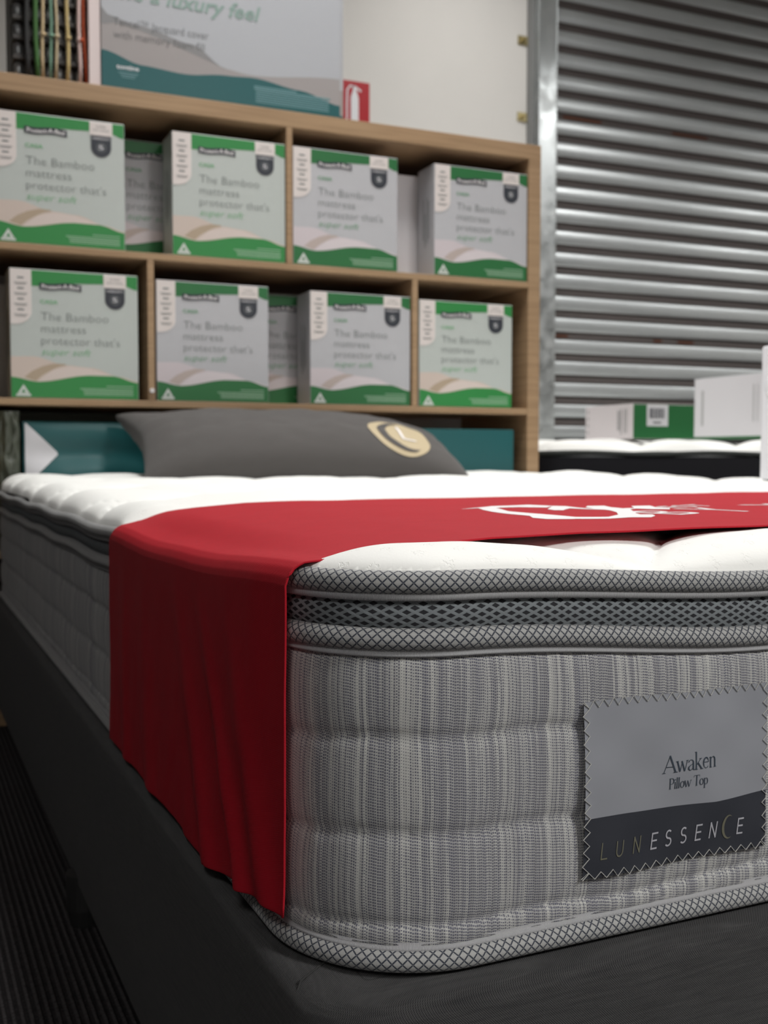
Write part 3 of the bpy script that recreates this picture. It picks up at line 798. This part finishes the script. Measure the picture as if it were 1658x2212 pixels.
# ------------------------------------------------------------------ shelf unit
SY0, SY1 = 2.600, 2.985
ZT, Z1, Z2 = HC+.852, HC+.4776, HC+.1292
shelf = empty('shelf_unit', (.94, SY0, 0), label='light oak open cube shelf unit behind the head of the bed', cat='shelf')
def brd(name, x0, z0, x1, z1, y0=SY0, y1=SY1, m=oak, bev=.0012):
    b = MB(); b.box(x0-.94, y0-SY0, z0, x1-.94, y1-SY0, z1); return b.build(name, m, shelf, bevel=bev)
XL, XR = .176, 1.647
brd('top_board', XL, ZT-.040, XR, ZT)
brd('side_panel', XL, .0005, XL+.038, ZT-.0402); brd('side_panel', XR-.038, .0005, XR, ZT-.0402)
brd('bottom_board', XL+.0385, .0005, XR-.0385, .038)
for zz in (Z1, Z2, Z2-.349): brd('shelf_board', XL+.0385, zz-.016, XR-.0385, zz)
for (xx, za, zb) in ((.914, Z1, ZT-.04), (.566, Z2, Z1-.016), (1.262, Z2, Z1-.016), (.914, Z2-.349, Z2-.016), (.566, .0385, Z2-.365), (1.262, .0385, Z2-.365)):
    brd('divider', xx-.008, za+.0002, xx+.008, zb-.0002)
brd('back_panel', XL+.002, .002, XR-.002, ZT-.041, SY1, SY1+.005, back_m, 0)
b = MB(); b.cyl((.5665-.94, .0, Z2+.024), (0, -1, 0), .0055, .006, 14); b.build('shelf_pin', whiteprint, shelf, smooth=False)

# ------------------------------------------------------------------ cartons
def poly_strip(b, top, bot, y):
    """two lists of (x, z): fills between them on the plane y"""
    n = len(top); b.add([(x, y, z) for x, z in top] + [(x, y, z) for x, z in bot], [(n+i, n+i+1, i+1, i) for i in range(n-1)])
def fan(b, pts, y):
    b.add([(x, y, z) for x, z in pts], [list(range(len(pts)))])
def curve(fn, a, c, n=28): return [(a+(c-a)*k/n, fn(a+(c-a)*k/n)) for k in range(n+1)]
TXT = {}
def txt(b, s, x, z, width, capz, y, shear=0, bold=0):
    key = (s, shear, bold)
    if key not in TXT: TXT[key] = text2d(s, 1.0, 1.0, shear, bold, 2)
    v_, f_ = TXT[key]; b.add([(x + px*width, y, z + py*capz/.7) for px, py in v_], f_)

def round_box(w_, d_, h_, m, name, parent, bulge=.0):
    b = MB(); n = 10; e = .0
    b.box(0, 0, 0, w_, d_, h_)
    return b.build(name, m, parent, bevel=.0018)

def protector_carton(warm, w_=.288, h_=.292, d_=.098):
    """front face on y=0 looking to -y, origin at the bottom left front corner"""
    root = empty('boxed_mattress_protector')
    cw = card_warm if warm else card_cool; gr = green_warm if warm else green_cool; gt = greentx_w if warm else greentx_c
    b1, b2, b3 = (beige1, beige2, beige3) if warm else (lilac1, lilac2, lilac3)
    b = MB(); b.cur = 0; b.box(0, 0, 0, w_, d_, h_)
    b.build('carton', [cw], root, bevel=.002)
    U = lambda u: u*w_; Vv = lambda v: (1-v)*h_
    e = .002
    b = MB()
    # green header with a wavy lower edge
    b.cur = 0
    hd = lambda u: interp(u, [(0, .135), (.25, .128), (.55, .092), (.75, .085), (.88, .085), (1, .118)])
    us = [k/30 for k in range(31)]
    poly_strip(b, [(U(u)*.992+.001, Vv(.008)) for u in us], [(U(u)*.992+.001, Vv(hd(u))) for u in us], -.0004); b.build('green_header', gr, root); b = MB()
    wv = lambda u: lerp_pts(u, [(0, .838)] + [(k/20, interp(k/20, [(0, .838), (.2, .872), (.62, .812), (.8, .812), (1, .862)])) for k in range(1, 21)])
    poly_strip(b, [(U(u)*.992+.001, Vv(wv(u))) for u in us], [(U(u)*.992+.001, Vv(.995)) for u in us], -.0006)
    b.cur = 1      # draped cloth picture
    dr = lambda u: interp(u, [(0, .680), (.17, .675), (.42, .735), (.62, .750), (.85, .815), (1, .850)])
    poly_strip(b, [(U(u)*.992+.001, Vv(dr(u))) for u in us], [(U(u)*.992+.001, Vv(max(wv(u)+.01, dr(u)))) for u in us], -.0002)
    b.cur = 2
    A = [(.10, .840), (.16, .79), (.24, .750), (.33, .725), (.42, .728)]; B_ = [(.19, .865), (.24, .820), (.30, .785), (.36, .755), (.42, .738)]
    poly_strip(b, [(U(x), Vv(v)) for x, v in A], [(U(x), Vv(v)) for x, v in B_], -.0003)
    b.cur = 3
    A = [(.20, .868), (.32, .775), (.45, .745), (.60, .755), (.78, .805)]; B_ = [(.22, .872), (.36, .845), (.5, .82), (.66, .812), (.80, .83)]
    poly_strip(b, [(U(x), Vv(v)) for x, v in A], [(U(x), Vv(v)) for x, v in B_], -.00035)
    b.build('printed_front', [gr, b1, b2, b3], root)
    # icon tab with a rounded lower corner
    b = MB(); b.cur = 0
    tb = [(.004, .004), (.165, .004)] + [(.165-.13+.13*cos(radians(a)), .33+.10*sin(radians(a))) for a in range(0, 91, 10)] + [(.004, .43)]
    fan(b, [(U(x), Vv(v)) for x, v in tb], -.0009)
    b.cur = 1
    for k in range(4):
        v = .085 + .082*k
        for dv, ww in ((.0, .05), (.022, .10), (.034, .08)):
            hh = .012 if dv == 0 else .005
            cx = .083; fan(b, [(U(cx-ww/2), Vv(v+dv-(0 if dv else .02))), (U(cx-ww/2), Vv(v+dv+hh-(0 if dv else .02))), (U(cx+ww/2), Vv(v+dv+hh-(0 if dv else .02))), (U(cx+ww/2), Vv(v+dv-(0 if dv else .02)))], -.0012)
    b.build('icon_tab', [tab_m, inkgrey], root)
    # badge
    b = MB(); b.cur = 0
    fan(b, [(U(.725), Vv(.008)), (U(.725), Vv(.112)), (U(.905), Vv(.112)), (U(.905), Vv(.008))], -.0010)
    sh_ = [(.735, .112)] + [(.815-.080*cos(radians(a)), .205+.075*sin(radians(a))) for a in range(0, 181, 12)] + [(.895, .112)]
    b.cur = 1; fan(b, [(U(x), Vv(v)) for x, v in sh_], -.0010)
    b.cur = 2; txt(b, 'WARRANTY', U(.745), Vv(.145), U(.14), .0055, -.0013); 
    b.cur = 3
    r1 = [(U(.815)+.0105*cos(radians(a)), Vv(.205)+.0105*sin(radians(a))) for a in range(0, 361, 15)]; r2 = [(U(.815)+.0090*cos(radians(a)), Vv(.205)+.0090*sin(radians(a))) for a in range(0, 361, 15)]
    poly_strip(b, r1, r2, -.0013)
    b.cur = 2; txt(b, '5', U(.795), Vv(.222), U(.04), .0105, -.0013)
    b.cur = 3; txt(b, 'SUPER', U(.775), Vv(.05), U(.08), .004, -.0013); txt(b, 'SOFT COVER', U(.75), Vv(.078), U(.13), .004, -.0013)
    b.build('badge', [tab_m, dk_badge, sign_white, inkgrey], root)
    # wavy dark brand banner
    b = MB(); b.cur = 0
    tp = lambda u: .105 + .006*sin((u-.23)*22); us2 = [.225 + .325*k/20 for k in range(21)]
    poly_strip(b, [(U(u), Vv(tp(u)-.004)) for u in us2], [(U(u), Vv(tp(u)+.048)) for u in us2], -.0011)
    b.cur = 1; v_, f_ = text2d('Protect-A-Bed', U(.285), .0135, 0, .012, 2)
    b.add([(U(.245)+px, -.0014, Vv(tp(.245+px/w_)+.037)+pz) for px, pz in v_], f_)
    b.build('brand_banner', [dk_badge, whiteprint], root)
    b = MB(); txt(b, 'CASA', U(.23), Vv(.262), U(.135), .0088, -.0008, 0, .012); b.build('range_lettering', gt, root)
    b = MB(); txt(b, 'super soft', U(.235), Vv(.662), U(.385), .0165, -.0008, .32, -.012); b.build('italic_lettering', gt, root)
    b = MB()
    txt(b, 'The Bamboo', U(.235), Vv(.392), U(.525), .0190, -.0008, 0, -.014); txt(b, 'mattress', U(.235), Vv(.485), U(.345), .0185, -.0008, 0, -.014); txt(b, "protector that's", U(.235), Vv(.578), U(.615), .0185, -.0008, 0, -.014)
    b.build('slogan_lettering', inkgrey, root)
    b = MB()
    for k, (a_, v) in enumerate(((.74, .892), (.53, .915), (.55, .93), (.56, .945), (.56, .96))): fan(b, [(U(a_), Vv(v)), (U(a_), Vv(v+.006)), (U(.955), Vv(v+.006)), (U(.955), Vv(v))], -.0010)
    b.build('small_print', smalltx, root)
    b = MB(); b.cur = 0
    fan(b, [(U(.05), Vv(.965)), (U(.14), Vv(.965)), (U(.095), Vv(.895))], -.0010); fan(b, [(U(.04), Vv(.968)), (U(.04), Vv(.985)), (U(.15), Vv(.985)), (U(.15), Vv(.968))], -.0010)
    b.cur = 1; fan(b, [(U(.078), Vv(.957)), (U(.112), Vv(.957)), (U(.095), Vv(.928))], -.0012)
    b.build('triangle_logo', [logo_w, gr], root)
    # side lettering
    b = MB()
    for k, (yy, zz, L) in enumerate(((.030, .10, .10), (.040, .09, .12), (.052, .08, .09), (.062, .10, .11))):
        b.add([(-.0005, yy, zz), (-.0005, yy+.004, zz), (-.0005, yy+.004, zz+L), (-.0005, yy, zz+L)], [(0, 3, 2, 1)])
    b.build('side_lettering', inkgrey, root)
    return root
def copy_tree(o):
    c = o.copy(); COL.objects.link(c)
    for ch in list(o.children):
        d = ch.copy(); COL.objects.link(d); d.parent = c
    return c
warm0 = protector_carton(True); cool0 = protector_carton(False); used = {}
def carton(warm, x, y, z, label, rz=0, sx=1, sz=1):
    src = warm0 if warm else cool0
    o = src if not used.get(warm) else copy_tree(src); used[warm] = True
    o.location = (x, y, z); o.rotation_euler = (0, 0, radians(rz)); o.scale = (sx, 1, sz)
    tag(o, label, 'box', 'bamboo mattress protector boxes on the shelf'); return o
FY = SY0 + .004
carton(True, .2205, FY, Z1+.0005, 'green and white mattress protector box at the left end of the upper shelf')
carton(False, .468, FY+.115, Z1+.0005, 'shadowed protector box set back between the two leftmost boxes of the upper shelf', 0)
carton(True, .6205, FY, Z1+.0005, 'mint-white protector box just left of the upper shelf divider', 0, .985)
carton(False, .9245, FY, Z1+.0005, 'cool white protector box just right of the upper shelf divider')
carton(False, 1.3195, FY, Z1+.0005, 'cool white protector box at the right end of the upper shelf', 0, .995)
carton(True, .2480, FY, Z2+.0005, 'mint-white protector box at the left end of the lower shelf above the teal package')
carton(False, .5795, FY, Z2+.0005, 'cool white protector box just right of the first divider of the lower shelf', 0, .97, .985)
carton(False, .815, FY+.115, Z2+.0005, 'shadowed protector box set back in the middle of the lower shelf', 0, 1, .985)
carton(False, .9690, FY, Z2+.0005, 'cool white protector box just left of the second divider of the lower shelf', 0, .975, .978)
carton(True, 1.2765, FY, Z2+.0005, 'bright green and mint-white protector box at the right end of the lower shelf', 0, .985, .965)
# blank white back of a carton behind
b = MB(); b.box(0, 0, 0, .27, .09, .285); o = b.build('blank_box', hard_white, bevel=.002, loc=(1.065, FY+.118, Z1+.0005)); tag(o, 'plain white box face showing between two protector boxes on the upper shelf', 'box')
b = MB(); b.box(0, 0, 0, .09, .09, .012); o = None
b = MB(); b.box(0, 0, 0, .10, .09, .27); o = b.build('blank_box', card_side, bevel=.002, loc=(.2150+.0005, FY+.118, Z2+.0005)); tag(o, 'grey-white box set back at the left end of the lower shelf', 'box')

# row three, behind the pillow
Z3 = Z2 - .349
o = empty('teal_package', (.274, SY0+.006, Z3+.0005), label='soft teal package with white arrow shape on the third shelf at left, behind the pillow', cat='package')
rows = []; W3, H3, D3 = .285, .296, .10
for i in range(25):
    r = []
    for j in range(41):
        u, v_ = i/24, j/40
        lobes = (abs(sin(pi*v_*2+.0)) ** .35) * .022 * (min(1, 6*u*(1-u)*1.2)) ** .5
        seam = .75*H3
        vv = v_*H3; k = abs(vv - .222)/.03; dent = .012*math.exp(-k*k)
        bul = .016 * (max(0, sin(pi*u))**.4) * (max(0, sin(pi*v_))**.4)
        r.append((u*W3, .018-bul+dent*max(0, sin(pi*u))**.5 + .0015*noise.noise(Vector((u*5, v_*7, 0))), vv))
    rows.append(r)
front_rows = rows
grid_obj('front_film', rows, teal_m, o)
b = MB(); b.box(0, .018, 0, W3, D3, H3); b.build('package_body', teal_dk, o, bevel=.004)
def fpt(x, z):
    u = min(1, max(0, x/W3)); vv = z; v_ = vv/H3; k = abs(vv-.222)/.03; dent = .012*math.exp(-k*k)
    bul = .016 * (max(0, sin(pi*u))**.4) * (max(0, sin(pi*v_))**.4)
    return (x, .018-bul+dent*max(0, sin(pi*u))**.5 - .0025, z)
rows = []
for j in range(25):
    z_ = H3-.004 - (.145)*j/24; wd = (.075 * (1 - abs(z_-.222)/.073)) if abs(z_-.222) < .073 else 0
    rows.append([fpt(.004 + max(wd, .0005)*k/6, z_) for k in range(7)])
grid_obj('white_arrow', rows, hard_white, o)
carton_t = empty('teal_box', (1.283, SY0+.006, Z3+.0005), label='plain teal box on the third shelf at right, beside the pillow', cat='box')
b = MB(); b.box(0, 0, 0, .286, .10, .290); b.build('carton', teal_m, carton_t, bevel=.002)
b = MB(); b.box(.02, -.0005, .02, .266, 0, .06); b.build('pale_band', bigwhite, carton_t)
# crumpled wrapped goods
rows = []
for i in range(31):
    r = []
    for j in range(41):
        u, v_ = i/30, j/40; n_ = noise.noise(Vector((u*3, v_*9, 3))) + .5*noise.noise(Vector((u*8, v_*22, 8)))
        r.append((.219+.048*u, SY0+.02 - .012*sin(pi*u)**.5 + .009*n_, Z3+.001+.318*v_))
    rows.append(r)
satin = mat('dark_green_film', (.075, .085, .062, 1), .28, spec=.7)
o = empty('wrapped_bundle', (0, 0, 0), label='crumpled dark green film-wrapped bundle at the far left of the third shelf', cat='bundle')
grid_obj('crumpled_wrap', rows, satin, o); b = MB(); b.box(.219, SY0+.045, Z3+.001, .267, SY0+.28, Z3+.318); b.build('bundle_core', satin, o, bevel=.004)
b = MB(); b.box(0, 0, 0, .34, .05, .325); o = b.build('folded_cover', mat('grey_green_fabric', (.075, .080, .066, 1), .9), bevel=.008, loc=(.275, SY0+.16, Z3+.0005)); tag(o, 'dark grey-green folded cover standing behind the teal arrow package', 'cover')

# ------------------------------------------------------------------ on top of the shelf
def big_box(x, y, label):
    root = empty('mattress_topper_box', (x, y, ZT+.0005), label=label, cat='box', group=None); W, H, D = .592, .50, .072
    b = MB(); b.box(0, 0, 0, W, D, H); b.build('carton', card_side, root, bevel=.003)
    b = MB(); us = [k/40 for k in range(41)]
    tw = lambda u: interp(u, [(0, .078), (.22, .062), (.42, .060), (.62, .066), (.8, .055), (1, .036)]); 
    t0 = lambda u: interp(u, [(0, .074), (.12, .060), (.35, .048), (.55, .054), (.75, .054), (1, .034)])*1.0
    d2 = lambda u: interp(u, [(0, .165), (.14, .150), (.36, .125), (.50, .080), (.60, .074), (1, .096)])
    b.cur = 0; poly_strip(b, [(u*W, H-.002) for u in us], [(u*W, .002) for u in us], -.0004)
    b.cur = 1; poly_strip(b, [(u*W, d2(u)) for u in us], [(u*W, .01) for u in us], -.0006)
    b.cur = 2; poly_strip(b, [(u*W, d2(u) if u > .0 else .18) for u in us[:21]], [(u*W, lerp_pts(u, [(0, .140), (.06, .148), (.18, .135), (.3, .115), (.5, .079)])) for u in us[:21]], -.0008)
    b.cur = 3; tl = lambda u: interp(u, [(0, .071), (.16, .047), (.33, .041), (.50, .052), (.62, .056), (.82, .042), (1, .018)])
    poly_strip(b, [(u*W, tl(u)+.012) for u in us], [(u*W, .001) for u in us], -.0010)
    b.build('printed_front', [bigwhite, dune1, dune2, teal_m], root)
    b = MB(); b.cur = 0
    txt(b, 'and a luxury feel', .022, .205, .362, .034, -.0012, .25, .02)
    b.build('headline_lettering', sage_ink, root); b = MB()
    b.cur = 0; txt(b, 'Tencel\u2122 Jacquard cover', .028, .142, .225, .0185, -.0012, 0, -.012); txt(b, 'with memory foam fill', .028, .113, .215, .0185, -.0012, 0, -.012)
    b.build('subtitle_lettering', dkink, root); b = MB()
    b.cur = 0; txt(b, 'tontine', .034, .044, .052, .0100, -.0014, 0, .02)
    b.cur = 1
    for k in range(3): fan(b, [(.038+.004*k, .037-.005*k), (.038+.004*k, .035-.005*k), (.084-.004*k, .035-.005*k), (.084-.004*k, .037-.005*k)], -.0014)
    b.build('maker_logo', [sign_white, tealtx], root); b = MB()
    for k in range(8):
        z_ = .0500-.0052*k; fan(b, [(.370, z_), (.370, z_-.0024), (.562, z_-.0024-.0), (.562, z_)], -.0014) if k > 1 else fan(b, [(.366, z_), (.366, z_-.003), (.366+.20*(.55+.45*k), z_-.003), (.366+.20*(.55+.45*k), z_)], -.0014)
    b.build('small_print', tealtx, root)
    return root
big_box(.4585, SY0+.004, 'large silver-white and teal topper box at the front edge of the shelf top')
big_box(.4985, SY0+.080, 'second teal-bottomed topper box, mostly hidden behind the large one on top of the shelf')
# spring / fabric sample organiser
og = empty('spring_sample_rack', (.268, SY0+.03, ZT+.0005), label='rack of grey spring samples with coloured cords, on top of the shelf at far left', cat='sample rack')
frame_m = mat('rack_dark', (.06, .056, .052, 1), .5); sil = mat('rack_silver', (.42, .44, .45, 1), .28, .7)
b = MB(); b.box(0, .05, 0, .160, .16, .44); 
for k in range(11): b.box(0, .0, .044*k, .160, .05, .044*k+.009)
b.build('frame', frame_m, og)
for k in range(6):
    for j in range(7):
        bb = MB(); cx = .012 + .0225*j; z0 = .044*k+.0105
        bb.tube([(cx, .022, z0), (cx, .022, z0+.004), (cx, .022, z0+.027), (cx, .022, z0+.031)], [.007, .0105, .0105, .007], 12)
        bb.build('sample_cell', sil, og, smooth=True)
cols = [('black_cord', (.02, .02, .02, 1), .028, .0055, -.0), ('green_cord', (.045, .13, .03, 1), .040, .0055, .010), ('beige_cord', hexlin(186, 165, 130), .062, .0040, 0), ('speckled_green_cord', hexlin(110, 145, 125), .080, .0035, 0),
        ('beige_cord', hexlin(180, 165, 135), .092, .0038, 0), ('yellow_cord', hexlin(185, 165, 115), .117, .0045, 0), ('orange_cord', (.42, .07, .02, 1), .146, .0036, .012), ('pink_cord', hexlin(205, 180, 175), .142, .0045, .002)]
for nm, c, x, r, lean in cols:
    mm = mat('cord_' + nm, c, .8); b = MB()
    b.tube([(x + lean*(1-k/10) + .0015*sin(k*1.3+x*50), -.008 - (.004 if nm != 'orange_cord' else 0), .0008+r*0+.44*k/10) for k in range(11)], r, 10)
    if nm not in ('black_cord', 'green_cord'):
        b.tube([(x-.004, -.014, .098), (x+.001, -.0165, .1), (x+.006, -.014, .101)], .0042, 8)
    b.build(nm, mm, og, smooth=True)
# folder / thin pink-white box side next to the big box
b = MB(); b.box(0, 0, 0, .0265, .20, .46); o = b.build('slim_white_box', mat('carton_pinkish', hexlin(222, 208, 206), .5), bevel=.0015, loc=(.4305, SY0+.006, ZT+.0005)); tag(o, 'slim pinkish-white box edge between the sample rack and the large topper box', 'box')

# fire extinguisher sign on the wall
sg = empty('fire_extinguisher_sign', (1.755, Y1R-.003, HC+1.36), label='red sign with white fire extinguisher symbol on the white wall', cat='sign')
b = MB(); b.box(0, 0, 0, .158, .002, .245); b.build('red_plate', red_sign, sg)
b = MB(); bx = .088
fan(b, [(bx-.018, .02), (bx+.018, .02), (bx+.018, .175), (bx+.010, .200), (bx-.010, .200), (bx-.018, .175)], -.001)
fan(b, [(bx-.008, .20), (bx+.008, .20), (bx+.008, .225), (bx-.008, .225)], -.001)
v_, f_ = stroke2d([(bx, .222), (bx-.02, .224), (bx-.034, .205), (bx-.036, .15), (bx-.036, .05)], .007); b.add([(x, -.001, z) for x, z in v_], f_)
v_, f_ = stroke2d([(bx, .222), (bx+.030, .205)], .008); b.add([(x, -.0011, z) for x, z in v_], f_)
b.build('extinguisher_symbol', sign_white, sg)

# ------------------------------------------------------------------ second bed by the shutter
m2 = empty('mattress', (0, 0, 0), label='black-sided mattress with white quilted top in front of the roller shutter', cat='mattress')
AX0, AX1, AY0, AY1 = 1.935, 4.0, 3.05, 4.22
O2, T2 = outline(AX0, AX1, AY0, AY1, .07, fine=.03, RH=.07)
ZM = HC + .012
def side2(s, x, y): return [(-.01, .34, 0), (0, .35, .01), (.004, .43, .1), (.001, .51, .2), (.004, ZM-.06, .25), (.002, ZM-.018, .3)]
sweep('black_border', O2, T2, side2, black_m, m2)
def pip2(s, x, y): return [(.002 + .006*cos(radians(a)), ZM-.006+.009*sin(radians(a)) + .003*sin(s*11), a/1000) for a in range(-90, 91, 20)]
sweep('border_piping', O2, T2, pip2, mat('charcoal_binding', (.03, .035, .032, 1), .8), m2)
rows = []
xs = axis(AX0, AX1, [(3.2, .014), (9, .04)]); ys2 = axis(AY0, AY1, [(3.3, .012), (9, .03)])
for x in xs:
    r = []
    for y in ys2:
        px, py = x, y; d = inside_dist(x, y, AX0, AX1, AY0, AY1, .07)
        if d < 0:
            cx = min(max(x, AX0+.07), AX1-.07); cy = min(max(y, AY0+.07), AY1-.07); k = .07/hypot(x-cx, y-cy); px, py = cx+(x-cx)*k, cy+(y-cy)*k; d = 0
        a = ((px-2.33)+(py-3.05))/.42; c = ((px-2.33)-(py-3.05))/.42
        q = (abs(sin(pi*a))*abs(sin(pi*c)))**.42; t = min(1, d/.07)
        r.append((px, py, ZM + .003*sin(px*11) + (.048 - .034*(1-q))*sqrt(1-(1-t)**2)))
    rows.append(r)
grid_obj('quilted_top', rows, knit_m, m2)
b2 = empty('divan', (0, 0, 0), label='dark base under the black-sided mattress, hidden behind the near bed', cat='divan bed base')
b = MB(); b.box(AX0+.01, AY0+.01, .08, AX1-.01, AY1-.01, .339); b.build('upholstered_box', black_m, b2, bevel=.01)
for x in (AX0+.1, AX1-.1):
    for y in (AY0+.1, AY1-.1):
        b = MB(); b.tube([(x, y, 0), (x, y, .0795)], [.02, .028], 16); b.build('leg', metal_dark, b2)
# boxes on it

gz = ZM + .046
gb = empty('lying_protector_box', (2.350, 3.105, gz), label='white and green protector box with barcode sticker lying on the second mattress', cat='box')
b = MB(); b.box(0, 0, 0, .268, .285, .122); b.build('carton', mat('carton_pinkwhite', hexlin(222, 216, 219), .5), gb, bevel=.002)
b = MB(); fan(b, [(.001, .001), (.267, .001), (.267, .121), (.001, .121)], -.0006); b.build('green_side', green_cool, gb)
b = MB(); b.cur = 0; fan(b, [(.058, .045), (.150, .045), (.150, .120), (.058, .120)], -.0012); b.cur = 1
xx = .070
while xx < .135:
    ww = random.choice((.0015, .003, .004)); fan(b, [(xx, .072), (xx+ww, .072), (xx+ww, .108), (xx, .108)], -.0016); xx += ww + random.choice((.0015, .003))
fan(b, [(.085, .055), (.12, .055), (.12, .060), (.085, .060)], -.0016)
b.build('barcode_sticker', [sign_white, dk_badge], gb)
b = MB()
for (y, z, L) in ((.035, .02, .085), (.047, .02, .085), (.066, .015, .09), (.075, .03, .07), (.085, .03, .07), (.0, 0, 0),):
    if L == 0: b.build('side_lettering', inkgrey, gb); b = MB(); continue
    b.add([(-.0006, y, z), (-.0006, y+.004, z), (-.0006, y+.004, z+L), (-.0006, y, z+L)], [(0, 3, 2, 1)])
for z in (.02, .045, .07, .095): b.add([(-.0006, .265, z), (-.0006, .269, z), (-.0006, .269, z+.012), (-.0006, .265, z+.012)], [(0, 3, 2, 1)])
b.build('icon_column', inkgrey, gb)
wb = empty('white_carton', (2.95, 3.08, ZM+.056), label='large plain white carton standing on the second mattress at the right edge', cat='box')
b = MB(); b.box(0, 0, 0, .30, .42, .238); b.build('carton', hard_white, wb, bevel=.002)
b = MB()
for (y, z, L, wd) in ((.365, .05, .14, .012), (.085, .06, .14, .006), (.065, .06, .14, .004)):
    b.add([(-.0006, y, z), (-.0006, y+wd, z), (-.0006, y+wd, z+L), (-.0006, y, z+L)], [(0, 3, 2, 1)])
b.build('side_lettering', mat('ink_light_grey', hexlin(176, 178, 178), .5), wb)
b = MB(); b.box(-.001, -.001, -.004, .301, .421, .006); b.build('green_bottom', green_cool, wb)

# white upright display block at the right frame edge, standing on the near mattress
ds = empty('display_block', (1.553, 1.600, bed_pt(0, 0, top_z(2.05, 2.10)).z + .0005), label='glossy white upright display block with round knob standing on the near mattress', cat='display block')
b = MB(); b.box(0, 0, 0, .14, .05, .262); b.build('body', gloss_white, ds, bevel=.006)
b = MB(); b.tube([(-.0045, .02, .182), (-.003, .02, .182), (.002, .02, .182)], [.012, .017, .017], 24); b.build('knob', gloss_white, ds, smooth=True)
